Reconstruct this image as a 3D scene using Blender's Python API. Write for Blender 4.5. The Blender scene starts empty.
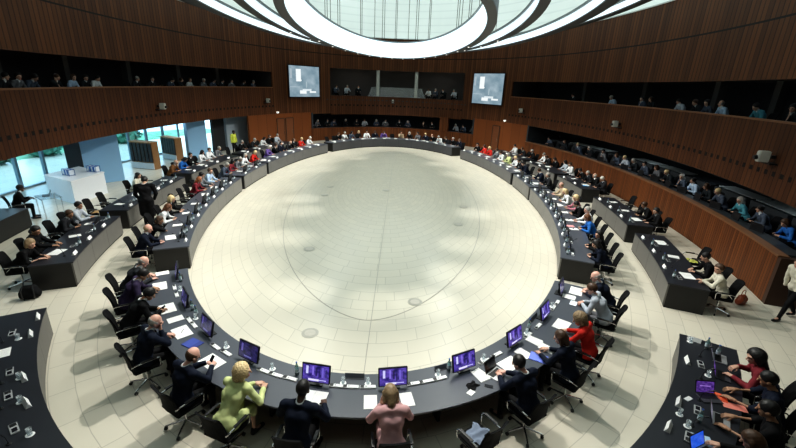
import bpy, bmesh, math, random
import numpy as np
from mathutils import Vector, Matrix

random.seed(7)
rng = np.random.default_rng(7)
COL = bpy.context.scene.collection
PI = math.pi
# ------------------------------------------------------------------ plan: one big oval
CX, CY, A, B = -0.676, 21.96, 7.58, 16.16      # inner edge of the oval table


def E(t, off=0.0):
    a = math.radians(t)
    c, s = math.cos(a), math.sin(a)
    nx, ny = B * c, A * s
    L = math.hypot(nx, ny)
    return (CX + A * c + off * nx / L, CY + B * s + off * ny / L)


def NRM(t):
    a = math.radians(t)
    nx, ny = B * math.cos(a), A * math.sin(a)
    L = math.hypot(nx, ny)
    return (nx / L, ny / L)


def INROT(t):
    """z rotation that turns local +Y to the middle of the oval"""
    nx, ny = NRM(t)
    return math.atan2(-ny, -nx) - PI / 2


def tstep(t, metres, off=1.0):
    """the parameter metres further along the offset oval (counter-clockwise)"""
    n = 24
    for _ in range(n):
        x0, y0 = E(t - .05, off)
        x1, y1 = E(t + .05, off)
        t += metres / n / (math.hypot(x1 - x0, y1 - y0) / .1)
    return t


def arclen(t0, t1, off=1.0, n=200):
    s = 0
    p = E(t0, off)
    for i in range(1, n + 1):
        q = E(t0 + (t1 - t0) * i / n, off)
        s += math.hypot(q[0] - p[0], q[1] - p[1])
        p = q
    return s


# ------------------------------------------------------------------ materials
MATS = {}


def nmat(name):
    m = bpy.data.materials.new(name)
    m.use_nodes = True
    nt = m.node_tree
    b = nt.nodes['Principled BSDF']
    return m, nt, b


def N(nt, typ, **kw):
    n = nt.nodes.new(typ)
    for k, v in kw.items():
        if k in ('inp',):
            for i, x in v.items():
                n.inputs[i].default_value = x
        else:
            setattr(n, k, v)
    return n


def mth(nt, op, a, b=None, c=None, clamp=False):
    n = nt.nodes.new('ShaderNodeMath')
    n.operation = op
    n.use_clamp = clamp
    for i, x in enumerate((a, b, c)):
        if x is None:
            continue
        if isinstance(x, (int, float)):
            n.inputs[i].default_value = x
        else:
            nt.links.new(x, n.inputs[i])
    return n.outputs[0]


def mixc(nt, fac, a, b):
    n = nt.nodes.new('ShaderNodeMix')
    n.data_type = 'RGBA'
    for s, x in ((0, fac), (6, a), (7, b)):
        if isinstance(x, (int, float)):
            n.inputs[s].default_value = x
        elif isinstance(x, tuple):
            n.inputs[s].default_value = x if len(x) == 4 else (*x, 1)
        else:
            nt.links.new(x, n.inputs[s])
    return n.outputs[2]


def plain(name, col, rough=.6, metal=0, var=.12, scale=9.0, emit=None, es=1.0, spec=.5):
    if name in MATS:
        return MATS[name]
    m, nt, b = nmat(name)
    tc = N(nt, 'ShaderNodeTexCoord')
    nz = N(nt, 'ShaderNodeTexNoise')
    nz.inputs['Scale'].default_value = scale
    nt.links.new(tc.outputs['Object'], nz.inputs['Vector'])
    lo = tuple(max(0, x * (1 - var)) for x in col)
    hi = tuple(min(1, x * (1 + var)) for x in col)
    c = mixc(nt, nz.outputs['Fac'], lo, hi)
    nt.links.new(c, b.inputs['Base Color'])
    b.inputs['Roughness'].default_value = rough
    b.inputs['Metallic'].default_value = metal
    b.inputs['Specular IOR Level'].default_value = spec
    if emit:
        b.inputs['Emission Color'].default_value = (*emit, 1)
        b.inputs['Emission Strength'].default_value = es
    MATS[name] = m
    return m


def uv_xy(nt):
    uv = N(nt, 'ShaderNodeUVMap')
    sp = N(nt, 'ShaderNodeSeparateXYZ')
    nt.links.new(uv.outputs[0], sp.inputs[0])
    return uv, sp.outputs[0], sp.outputs[1]


def wood_slats(name, base, dark, pitch=.19, holes=False, seam=None, rough=.55, gapw=.2):
    """vertical timber slats: UV x is metres along the wall, UV y is height"""
    m, nt, b = nmat(name)
    uv, u, v = uv_xy(nt)
    q = mth(nt, 'DIVIDE', u, pitch)
    idx = mth(nt, 'FLOOR', q)
    fr = mth(nt, 'FRACT', q)
    wn = N(nt, 'ShaderNodeTexWhiteNoise', noise_dimensions='1D')
    nt.links.new(idx, wn.inputs['W'])
    cm = N(nt, 'ShaderNodeCombineXYZ')
    nt.links.new(mth(nt, 'MULTIPLY', u, 9.0), cm.inputs[0])
    nt.links.new(mth(nt, 'MULTIPLY', v, .6), cm.inputs[1])
    nz = N(nt, 'ShaderNodeTexNoise')
    nz.inputs['Scale'].default_value = 1.0
    nz.inputs['Detail'].default_value = 3
    nt.links.new(cm.outputs[0], nz.inputs['Vector'])
    f = mth(nt, 'ADD', mth(nt, 'MULTIPLY', wn.outputs['Value'], .65), mth(nt, 'MULTIPLY', nz.outputs['Fac'], .35))
    c = mixc(nt, f, dark, base)
    gap = mth(nt, 'LESS_THAN', fr, gapw)
    c = mixc(nt, mth(nt, 'MULTIPLY', gap, .62), c, tuple(x * .22 for x in dark))
    if holes:
        hq = mth(nt, 'FRACT', mth(nt, 'DIVIDE', u, .42))
        hm = mth(nt, 'MULTIPLY', mth(nt, 'LESS_THAN', hq, .42),
                 mth(nt, 'LESS_THAN', mth(nt, 'ABSOLUTE', mth(nt, 'SUBTRACT', v, 3.42)), .075))
        c = mixc(nt, hm, c, (.002, .002, .002))
    if seam:
        sm = mth(nt, 'LESS_THAN', mth(nt, 'ABSOLUTE', mth(nt, 'SUBTRACT', v, seam)), .035)
        c = mixc(nt, sm, c, (.004, .003, .002))
    nt.links.new(c, b.inputs['Base Color'])
    b.inputs['Roughness'].default_value = rough
    b.inputs['Specular IOR Level'].default_value = .25
    bp = N(nt, 'ShaderNodeBump')
    bp.inputs['Strength'].default_value = .4
    bp.inputs['Distance'].default_value = .03
    nt.links.new(mth(nt, 'SUBTRACT', 1.0, gap), bp.inputs['Height'])
    nt.links.new(bp.outputs[0], b.inputs['Normal'])
    MATS[name] = m
    return m


def stone_floor(name):
    """cream stone slabs laid in rings: UV in metres around / across"""
    m, nt, b = nmat(name)
    uv = N(nt, 'ShaderNodeUVMap')
    br = N(nt, 'ShaderNodeTexBrick')
    br.offset = .5
    br.inputs['Scale'].default_value = 1.0
    br.inputs['Brick Width'].default_value = .92
    br.inputs['Row Height'].default_value = .4
    br.inputs['Mortar Size'].default_value = .008
    br.inputs['Mortar Smooth'].default_value = .3
    br.inputs['Color1'].default_value = (.68, .635, .53, 1)
    br.inputs['Color2'].default_value = (.64, .60, .505, 1)
    br.inputs['Mortar'].default_value = (.47, .44, .37, 1)
    nt.links.new(uv.outputs[0], br.inputs['Vector'])
    tc = N(nt, 'ShaderNodeTexCoord')
    nz = N(nt, 'ShaderNodeTexNoise')
    nz.inputs['Scale'].default_value = .9
    nz.inputs['Detail'].default_value = 8
    nt.links.new(tc.outputs['Object'], nz.inputs['Vector'])
    f = mth(nt, 'MULTIPLY', mth(nt, 'SUBTRACT', nz.outputs['Fac'], .35, clamp=True), .55)
    c = mixc(nt, f, br.outputs['Color'], (.56, .545, .49))
    nt.links.new(c, b.inputs['Base Color'])
    b.inputs['Roughness'].default_value = .27
    b.inputs['Specular IOR Level'].default_value = .5
    MATS[name] = m
    return m


def panelled(name, col, pitch=1.25, rough=.5, line=.015):
    """desk front with fine vertical joints"""
    m, nt, b = nmat(name)
    uv, u, v = uv_xy(nt)
    fr = mth(nt, 'FRACT', mth(nt, 'DIVIDE', u, pitch))
    g = mth(nt, 'LESS_THAN', fr, line / pitch)
    nz = N(nt, 'ShaderNodeTexNoise')
    nz.inputs['Scale'].default_value = 3
    nt.links.new(uv.outputs[0], nz.inputs['Vector'])
    c = mixc(nt, nz.outputs['Fac'], tuple(x * .9 for x in col), tuple(x * 1.1 for x in col))
    c = mixc(nt, g, c, tuple(x * .2 for x in col))
    nt.links.new(c, b.inputs['Base Color'])
    b.inputs['Roughness'].default_value = rough
    MATS[name] = m
    return m


def glow(name, col, s, lines=None, vertical=None):
    m, nt, b = nmat(name)
    b.inputs['Base Color'].default_value = (*[min(1, x * .8) for x in col], 1)
    c = None
    if lines:
        uv, u, v = uv_xy(nt)
        fr = mth(nt, 'FRACT', mth(nt, 'DIVIDE', v, lines))
        g = mth(nt, 'LESS_THAN', fr, .18)
        nz = N(nt, 'ShaderNodeTexNoise')
        nz.inputs['Scale'].default_value = .25
        nt.links.new(uv.outputs[0], nz.inputs['Vector'])
        c = mixc(nt, nz.outputs['Fac'], tuple(x * .86 for x in col), tuple(min(1, x * 1.1) for x in col))
        c = mixc(nt, mth(nt, 'MULTIPLY', g, .3), c, (.25, .33, .33))
    if vertical:
        uv, u, v = uv_xy(nt)
        g = mth(nt, 'LESS_THAN', mth(nt, 'FRACT', mth(nt, 'DIVIDE', u, vertical)), .012)
        c = mixc(nt, mth(nt, 'MULTIPLY', g, .3), col, (.4, .5, .55))
    if c is not None:
        nt.links.new(c, b.inputs['Emission Color'])
    else:
        b.inputs['Emission Color'].default_value = (*col, 1)
    b.inputs['Emission Strength'].default_value = s
    MATS[name] = m
    return m


def picture(name, bg, bg2, rects, strength, scale=5):
    """a video picture: soft background plus bright shapes, all by UV"""
    m, nt, b = nmat(name)
    uv, u, v = uv_xy(nt)
    nz = N(nt, 'ShaderNodeTexNoise')
    nz.inputs['Scale'].default_value = scale
    nz.inputs['Detail'].default_value = 4
    nt.links.new(uv.outputs[0], nz.inputs['Vector'])
    f = mth(nt, 'MULTIPLY', mth(nt, 'SUBTRACT', nz.outputs['Fac'], .33), 2.6, clamp=True)
    c = mixc(nt, f, bg, bg2)
    for (x0, x1, y0, y1, rc, ra) in rects:
        g = mth(nt, 'MULTIPLY',
                mth(nt, 'MULTIPLY', mth(nt, 'GREATER_THAN', u, x0), mth(nt, 'LESS_THAN', u, x1)),
                mth(nt, 'MULTIPLY', mth(nt, 'GREATER_THAN', v, y0), mth(nt, 'LESS_THAN', v, y1)))
        c = mixc(nt, mth(nt, 'MULTIPLY', g, ra), c, rc)
    nt.links.new(c, b.inputs['Emission Color'])
    b.inputs['Emission Strength'].default_value = strength
    b.inputs['Base Color'].default_value = (.01, .01, .015, 1)
    b.inputs['Roughness'].default_value = .25
    MATS[name] = m
    return m


def printed(name, col=(.86, .86, .84), ink=(.45, .45, .47), amount=.45):
    """paper with faint printed lines (generated coordinates)"""
    m, nt, b = nmat(name)
    tc = N(nt, 'ShaderNodeTexCoord')
    sp = N(nt, 'ShaderNodeSeparateXYZ')
    nt.links.new(tc.outputs['Generated'], sp.inputs[0])
    u, v = sp.outputs[0], sp.outputs[1]
    g = mth(nt, 'LESS_THAN', mth(nt, 'FRACT', mth(nt, 'MULTIPLY', v, 22.0)), .35)
    k = mth(nt, 'MULTIPLY', mth(nt, 'LESS_THAN', mth(nt, 'ABSOLUTE', mth(nt, 'SUBTRACT', u, .5)), .38),
            mth(nt, 'LESS_THAN', mth(nt, 'ABSOLUTE', mth(nt, 'SUBTRACT', v, .48)), .38))
    nz = N(nt, 'ShaderNodeTexNoise')
    nz.inputs['Scale'].default_value = 30
    nt.links.new(tc.outputs['Generated'], nz.inputs['Vector'])
    k = mth(nt, 'MULTIPLY', k, mth(nt, 'GREATER_THAN', nz.outputs['Fac'], .45))
    c = mixc(nt, mth(nt, 'MULTIPLY', mth(nt, 'MULTIPLY', g, k), amount), col, ink)
    nt.links.new(c, b.inputs['Base Color'])
    b.inputs['Roughness'].default_value = .7
    MATS[name] = m
    return m


def clear(name, tint=(.9, .95, 1), gloss=.12, white=.0, rough=.05):
    m = bpy.data.materials.new(name)
    m.use_nodes = True
    nt = m.node_tree
    nt.nodes.remove(nt.nodes['Principled BSDF'])
    out = nt.nodes['Material Output']
    tr = N(nt, 'ShaderNodeBsdfTransparent')
    tr.inputs[0].default_value = (*tint, 1)
    gl = N(nt, 'ShaderNodeBsdfGlossy')
    gl.inputs['Roughness'].default_value = rough
    mx = N(nt, 'ShaderNodeMixShader')
    mx.inputs[0].default_value = gloss
    nt.links.new(tr.outputs[0], mx.inputs[1])
    nt.links.new(gl.outputs[0], mx.inputs[2])
    o = mx
    if white:
        df = N(nt, 'ShaderNodeBsdfDiffuse')
        df.inputs[0].default_value = (.85, .9, .92, 1)
        m2 = N(nt, 'ShaderNodeMixShader')
        m2.inputs[0].default_value = white
        nt.links.new(mx.outputs[0], m2.inputs[1])
        nt.links.new(df.outputs[0], m2.inputs[2])
        o = m2
    nt.links.new(o.outputs[0], out.inputs[0])
    MATS[name] = m
    return m


def leafy(name, a, bcol, scale=3.0):
    m, nt, b = nmat(name)
    tc = N(nt, 'ShaderNodeTexCoord')
    nz = N(nt, 'ShaderNodeTexNoise')
    nz.inputs['Scale'].default_value = scale
    nz.inputs['Detail'].default_value = 6
    nt.links.new(tc.outputs['Object'], nz.inputs['Vector'])
    f = mth(nt, 'MULTIPLY', mth(nt, 'SUBTRACT', nz.outputs['Fac'], .35), 3.3, clamp=True)
    nt.links.new(mixc(nt, f, a, bcol), b.inputs['Base Color'])
    b.inputs['Roughness'].default_value = .8
    MATS[name] = m
    return m


WOODHI = wood_slats('wood_slats_upper', (.150, .056, .020), (.055, .019, .007), .26, seam=8.12, gapw=.24)
WOODFAS = wood_slats('wood_slats_pierced', (.128, .045, .016), (.062, .021, .008), .24, holes=True, gapw=.22)
WOODLOW = wood_slats('wood_slats_low', (.20, .066, .019), (.09, .028, .009), .13)
WOODDOOR = wood_slats('wood_door', (.20, .062, .017), (.15, .046, .013), 1.1, gapw=.03)
STONE = stone_floor('stone_floor')
DESKTOP = plain('desk_top_slate', (.068, .076, .095), .36, var=.12, scale=2)
DESKTOP2 = plain('desk_top_black', (.017, .019, .026), .38, var=.15, scale=2)
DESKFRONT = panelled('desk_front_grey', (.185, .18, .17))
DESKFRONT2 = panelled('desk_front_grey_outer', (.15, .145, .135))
DESKFRONT3 = panelled('desk_front_shaded', (.055, .056, .062))  # grey front darkened: shade of the unlit far end put into the colour
DESKFRONT4 = panelled('desk_front_half_shaded', (.115, .115, .115))  # grey front partly darkened, shade at the back sides put into the colour
DESKEND = plain('desk_end_black', (.012, .012, .012), .5)
PLINTH = plain('plinth_black', (.006, .006, .006), .6)
BLACKFAB = plain('chair_black_mesh', (.006, .006, .007), .8, scale=60, spec=.2)
BLACKPL = plain('black_plastic', (.010, .010, .012), .4)
CHROME = plain('chrome', (.75, .75, .76), .18, 1.0, .04)
WHITEPL = plain('white_plastic', (.78, .79, .80), .4, var=.04)
GREYPL = plain('grey_plastic', (.36, .37, .38), .45, var=.08)
DARKGREY = plain('dark_grey_panel', (.05, .053, .06), .5)
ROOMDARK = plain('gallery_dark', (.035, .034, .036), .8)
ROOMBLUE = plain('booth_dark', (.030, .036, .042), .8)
PALECEIL = plain('pale_ceiling_panel', (.62, .64, .60), .7)
WHITEWALL = plain('white_wall', (.75, .78, .82), .6, var=.03)
DAYLITPANEL = plain('daylight_tinted_panel', (.25, .45, .66), .55, var=.06, scale=.8)  # bluish daylight on pale columns, put into the base colour
GREYWALL = plain('grey_wall', (.34, .40, .46), .7, var=.05)
PAPER = printed('printed_paper')
PLAINPAPER = plain('plain_paper', (.86, .87, .86), .7, var=.03)
CARD = plain('white_card', (.86, .86, .85), .6, var=.02)
SILVER = plain('silver_laptop', (.55, .56, .58), .35, .6, .05)
SCREENBLK = plain('screen_off', (.012, .012, .018), .2)
GLASS = clear('drinking_glass', (.92, .96, .98), .22, .22)
BOTTLE = clear('bottle_glass', (.35, .5, .5), .25, .1)
PANE = clear('window_glass', (.86, .96, 1.0), .06)
REFLGLASS = clear('reflection_white_glass', (.9, .92, .9), .03, .22, .2)  # white mixed in to paint a reflection on the glass
METALDK = plain('dark_metal', (.03, .03, .032), .45, .6)
MON_PIC = picture('monitor_picture', (.012, .010, .10), (.16, .10, .55),
                  [(.12, .21, .45, .92, (.62, .62, 1.0), .9), (.36, .42, .4, .92, (.30, .22, .8), .7),
                   (.48, .56, .35, .85, (.01, .01, .06), .8), (.72, .80, .3, .9, (.20, .15, .65), .7), (.60, .66, .25, .7, (.01, .01, .06), .7), (.86, .92, .3, .8, (.02, .02, .1), .7),
                   (.22, .62, .05, .17, (.75, .72, 1.0), .9), (.62, .9, .1, .15, (.6, .6, 1.0), .8)], 1.0, 4)
MON_DIM = picture('monitor_picture_dim', (.006, .006, .03), (.05, .04, .18),
                  [(.12, .22, .4, .9, (.18, .15, .5), .8), (.3, .7, .1, .2, (.2, .2, .5), .8)], .8, 4)
BIG_PIC = picture('wall_screen_picture', (.18, .28, .34), (.40, .50, .56),
                  [(.22, .38, .50, .90, (.95, 1, 1), .95), (.24, .40, .52, .56, (.95, 1, 1), .9),
                   (.33, .55, .10, .21, (.95, 1, 1), .95), (.42, .72, .19, .26, (.85, .92, .95), .8),
                   (.66, .88, .13, .19, (.95, 1, 1), .9), (.02, .34, .31, .33, (.55, .65, .7), .7),
                   (.03, .09, .6, .9, (.5, .58, .62), .7), (.54, .57, .3, .5, (.55, .65, .68), .6)], .85, 3)
LAP_PIC = picture('laptop_picture', (.10, .10, .14), (.30, .30, .38), [(.1, .9, .1, .8, (.45, .45, .55), .6)], .5, 5)
PURPLE_PIC = picture('tablet_picture', (.03, .01, .12), (.18, .08, .40), [(.2, .8, .55, .62, (.5, .3, .9), .7)], .8, 6)
BLUE_PIC = picture('bright_blue_picture', (.02, .10, .65), (.05, .18, .85), [], .8, 3)
LANTERN = glow('lantern_cloth', (.52, .60, .575), .82, lines=.62)
DRUM = glow('luminous_band', (.78, .90, .97), .84, vertical=2.6)
SPOTGLOW = glow('spot_lens', (1, .97, .9), 1.6)
RIMDARK = plain('ring_rim', (.05, .055, .06), .5)
RIMGREY = plain('ring_top_rim', (.18, .22, .24), .5)
GRASS = leafy('lawn', (.10, .30, .16), (.25, .52, .33), 1.5)
PAVING = plain('pale_paving', (.75, .80, .84), .7, var=.05, scale=.5)
LEAF1 = leafy('hedge_leaves', (.02, .12, .08), (.16, .42, .30), 2.0)
LEAF2 = leafy('tree_leaves', (.03, .16, .10), (.25, .52, .40), 1.6)


# ------------------------------------------------------------------ mesh building
class MB:
    def __init__(s):
        s.v, s.f, s.uv = [], [], {}

    def add(s, vs, fs, uvs=None):
        o = len(s.v)
        s.v += [tuple(x) for x in vs]
        for i, f in enumerate(fs):
            if uvs:
                s.uv[len(s.f)] = uvs[i]
            s.f.append(tuple(o + j for j in f))

    def box(s, c, d, rz=0, rx=0, ry=0):
        R = Matrix.Rotation(rz, 3, 'Z') @ Matrix.Rotation(ry, 3, 'Y') @ Matrix.Rotation(rx, 3, 'X')
        vs = []
        for z in (-.5, .5):
            for x, y in ((-.5, -.5), (.5, -.5), (.5, .5), (-.5, .5)):
                p = R @ Vector((x * d[0], y * d[1], z * d[2]))
                vs.append((p.x + c[0], p.y + c[1], p.z + c[2]))
        s.add(vs, [(3, 2, 1, 0), (4, 5, 6, 7), (0, 1, 5, 4), (1, 2, 6, 5), (2, 3, 7, 6), (3, 0, 4, 7)])
        return s

    def prism(s, pts, z0, z1):
        n = len(pts)
        s.add([(x, y, z0) for x, y in pts] + [(x, y, z1) for x, y in pts],
              [tuple(range(n - 1, -1, -1)), tuple(range(n, 2 * n))] +
              [(i, (i + 1) % n, n + (i + 1) % n, n + i) for i in range(n)])
        return s

    def tube(s, pts, r, n=8, closed=False):
        pts = [Vector(p) for p in pts]
        m = len(pts)
        rr = r if isinstance(r, (list, tuple)) else [r] * m
        vs, up = [], None
        for i, p in enumerate(pts):
            if closed:
                d = pts[(i + 1) % m] - pts[i - 1]
            else:
                d = pts[min(i + 1, m - 1)] - pts[max(i - 1, 0)]
            d.normalize()
            if up is None:
                up = Vector((0, 0, 1)) if abs(d.z) < .9 else Vector((1, 0, 0))
            x = d.cross(up)
            if x.length < 1e-4:
                x = d.cross(Vector((1, 0, 0)))
            x.normalize()
            y = x.cross(d)
            up = y
            for k in range(n):
                a = 2 * PI * k / n
                q = p + rr[i] * (math.cos(a) * x + math.sin(a) * y)
                vs.append(q[:])
        fs = []
        for i in range(m if closed else m - 1):
            j = (i + 1) % m
            for k in range(n):
                fs.append((i * n + k, i * n + (k + 1) % n, j * n + (k + 1) % n, j * n + k))
        if not closed:
            fs += [tuple(range(n - 1, -1, -1)), tuple((m - 1) * n + k for k in range(n))]
        s.add(vs, fs)
        return s

    def lathe(s, prof, c=(0, 0, 0), n=14):
        vs = []
        for r, z in prof:
            for k in range(n):
                a = 2 * PI * k / n
                vs.append((c[0] + r * math.cos(a), c[1] + r * math.sin(a), c[2] + z))
        fs = []
        for i in range(len(prof) - 1):
            for k in range(n):
                fs.append((i * n + k, i * n + (k + 1) % n, (i + 1) * n + (k + 1) % n, (i + 1) * n + k))
        fs.append(tuple(range(n - 1, -1, -1)))
        fs.append(tuple((len(prof) - 1) * n + k for k in range(n)))
        s.add(vs, fs)
        return s

    def sweep(s, t0, t1, prof, n=None, closed=False, fn=None, caps=True):
        """closed profile [(offset, height)...] carried along the oval; UV = metres along, height+offset"""
        if n is None:
            n = max(2, int(abs(t1 - t0) / 1.2))
        fn = fn or E
        m = len(prof)
        vs, us, acc, prev = [], [], 0.0, None
        om = sum(p[0] for p in prof) / m
        for i in range(n + 1):
            t = t0 + (t1 - t0) * i / n
            q = fn(t, om)
            if prev:
                acc += math.hypot(q[0] - prev[0], q[1] - prev[1])
            prev = q
            us.append(acc)
            for o, z in prof:
                x, y = fn(t, o)
                vs.append((x, y, z))
        fs, uvs = [], []
        flip = t1 < t0
        for i in range(n):
            for k in range(m):
                k2 = (k + 1) % m
                f = (i * m + k, i * m + k2, (i + 1) * m + k2, (i + 1) * m + k)
                h0 = prof[k][1] if abs(prof[k][1] - prof[k2][1]) > 1e-6 else prof[k][0]
                h1 = prof[k2][1] if abs(prof[k][1] - prof[k2][1]) > 1e-6 else prof[k2][0]
                w = [(us[i], h0), (us[i], h1), (us[i + 1], h1), (us[i + 1], h0)]
                if not flip:
                    f, w = f[::-1], w[::-1]
                fs.append(f)
                uvs.append(w)
        if caps and not closed:
            c0 = tuple(range(m))
            c1 = tuple(n * m + k for k in range(m))
            w0 = [(o, z) for o, z in prof]
            if flip:
                fs += [c0[::-1], c1]
                uvs += [w0[::-1], w0]
            else:
                fs += [c0, c1[::-1]]
                uvs += [w0, w0[::-1]]
        s.add(vs, fs, uvs)
        return s

    def mesh(s, name, mat=None, smooth=False, bevel=0):
        me = bpy.data.meshes.new(name)
        me.from_pydata(s.v, [], s.f)
        if s.uv:
            ul = me.uv_layers.new(name='UVMap')
            for p in me.polygons:
                w = s.uv.get(p.index)
                if w:
                    for li, c in zip(p.loop_indices, w):
                        ul.data[li].uv = c
        if bevel:
            bm = bmesh.new()
            bm.from_mesh(me)
            bmesh.ops.recalc_face_normals(bm, faces=bm.faces)
            bmesh.ops.bevel(bm, geom=[e for e in bm.edges if len(e.link_faces) == 2 and e.calc_face_angle(0) > .5],
                            offset=bevel, segments=2, affect='EDGES', clamp_overlap=True)
            bm.to_mesh(me)
            bm.free()
        elif not s.uv:
            bm = bmesh.new()
            bm.from_mesh(me)
            bmesh.ops.recalc_face_normals(bm, faces=bm.faces)
            bm.to_mesh(me)
            bm.free()
        if smooth:
            me.polygons.foreach_set('use_smooth', [True] * len(me.polygons))
        if mat:
            for x in (mat if isinstance(mat, list) else [mat]):
                me.materials.append(x)
        me.update()
        return me


def link(name, data=None, parent=None, loc=None, rz=0.0):
    o = bpy.data.objects.new(name, data)
    COL.objects.link(o)
    if parent is not None:
        o.parent = parent
    if loc is not None:
        o.location = loc
    if rz:
        o.rotation_euler = (0, 0, rz)
    return o


def tag(o, label, cat, group=None):
    o['label'] = label
    o['category'] = cat
    if group:
        o['group'] = group
    return o


def struct(name, mb, mat, **kw):
    o = link(name, mb.mesh(name, mat, **kw))
    o['kind'] = 'structure'
    return o


def quad_uv(vs):
    m = MB()
    m.add(vs, [(0, 1, 2, 3)], [[(0, 0), (1, 0), (1, 1), (0, 1)]])
    return m


class Tpl:
    """a thing made once; put() links a copy of it and of each of its parts (shared meshes)"""

    def __init__(s, name, root=None):
        s.name, s.root, s.parts = name, root, []

    def part(s, name, mesh, subs=(), label=None):
        s.parts.append((name, mesh, subs, label))
        return s

    def put(s, loc, rz, label, cat, group=None, rx=0.0, mats=None):
        r = link(s.name, s.root, None, loc, rz)
        if rx:
            r.rotation_euler = (rx, 0, rz)
        tag(r, label, cat, group)
        for nm, me, subs, lb in s.parts:
            o = link(nm, me, r)
            if lb:
                o['label'] = lb
            if mats and nm in mats:
                o.material_slots[0].link = 'OBJECT'
                o.material_slots[0].material = mats[nm]
            for n2, m2 in subs:
                link(n2, m2, o)
        if mats and s.name in mats and r.data:
            r.material_slots[0].link = 'OBJECT'
            r.material_slots[0].material = mats[s.name]
        return r


ORD = ('first second third fourth fifth sixth seventh eighth ninth tenth eleventh twelfth thirteenth fourteenth '
       'fifteenth sixteenth seventeenth eighteenth nineteenth twentieth').split()
ORD += ['twenty-' + x for x in ORD[:9]] + ['thirtieth'] + ['thirty-' + x for x in ORD[:9]] + ['fortieth'] + ['forty-' + x for x in ORD[:9]]


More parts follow.
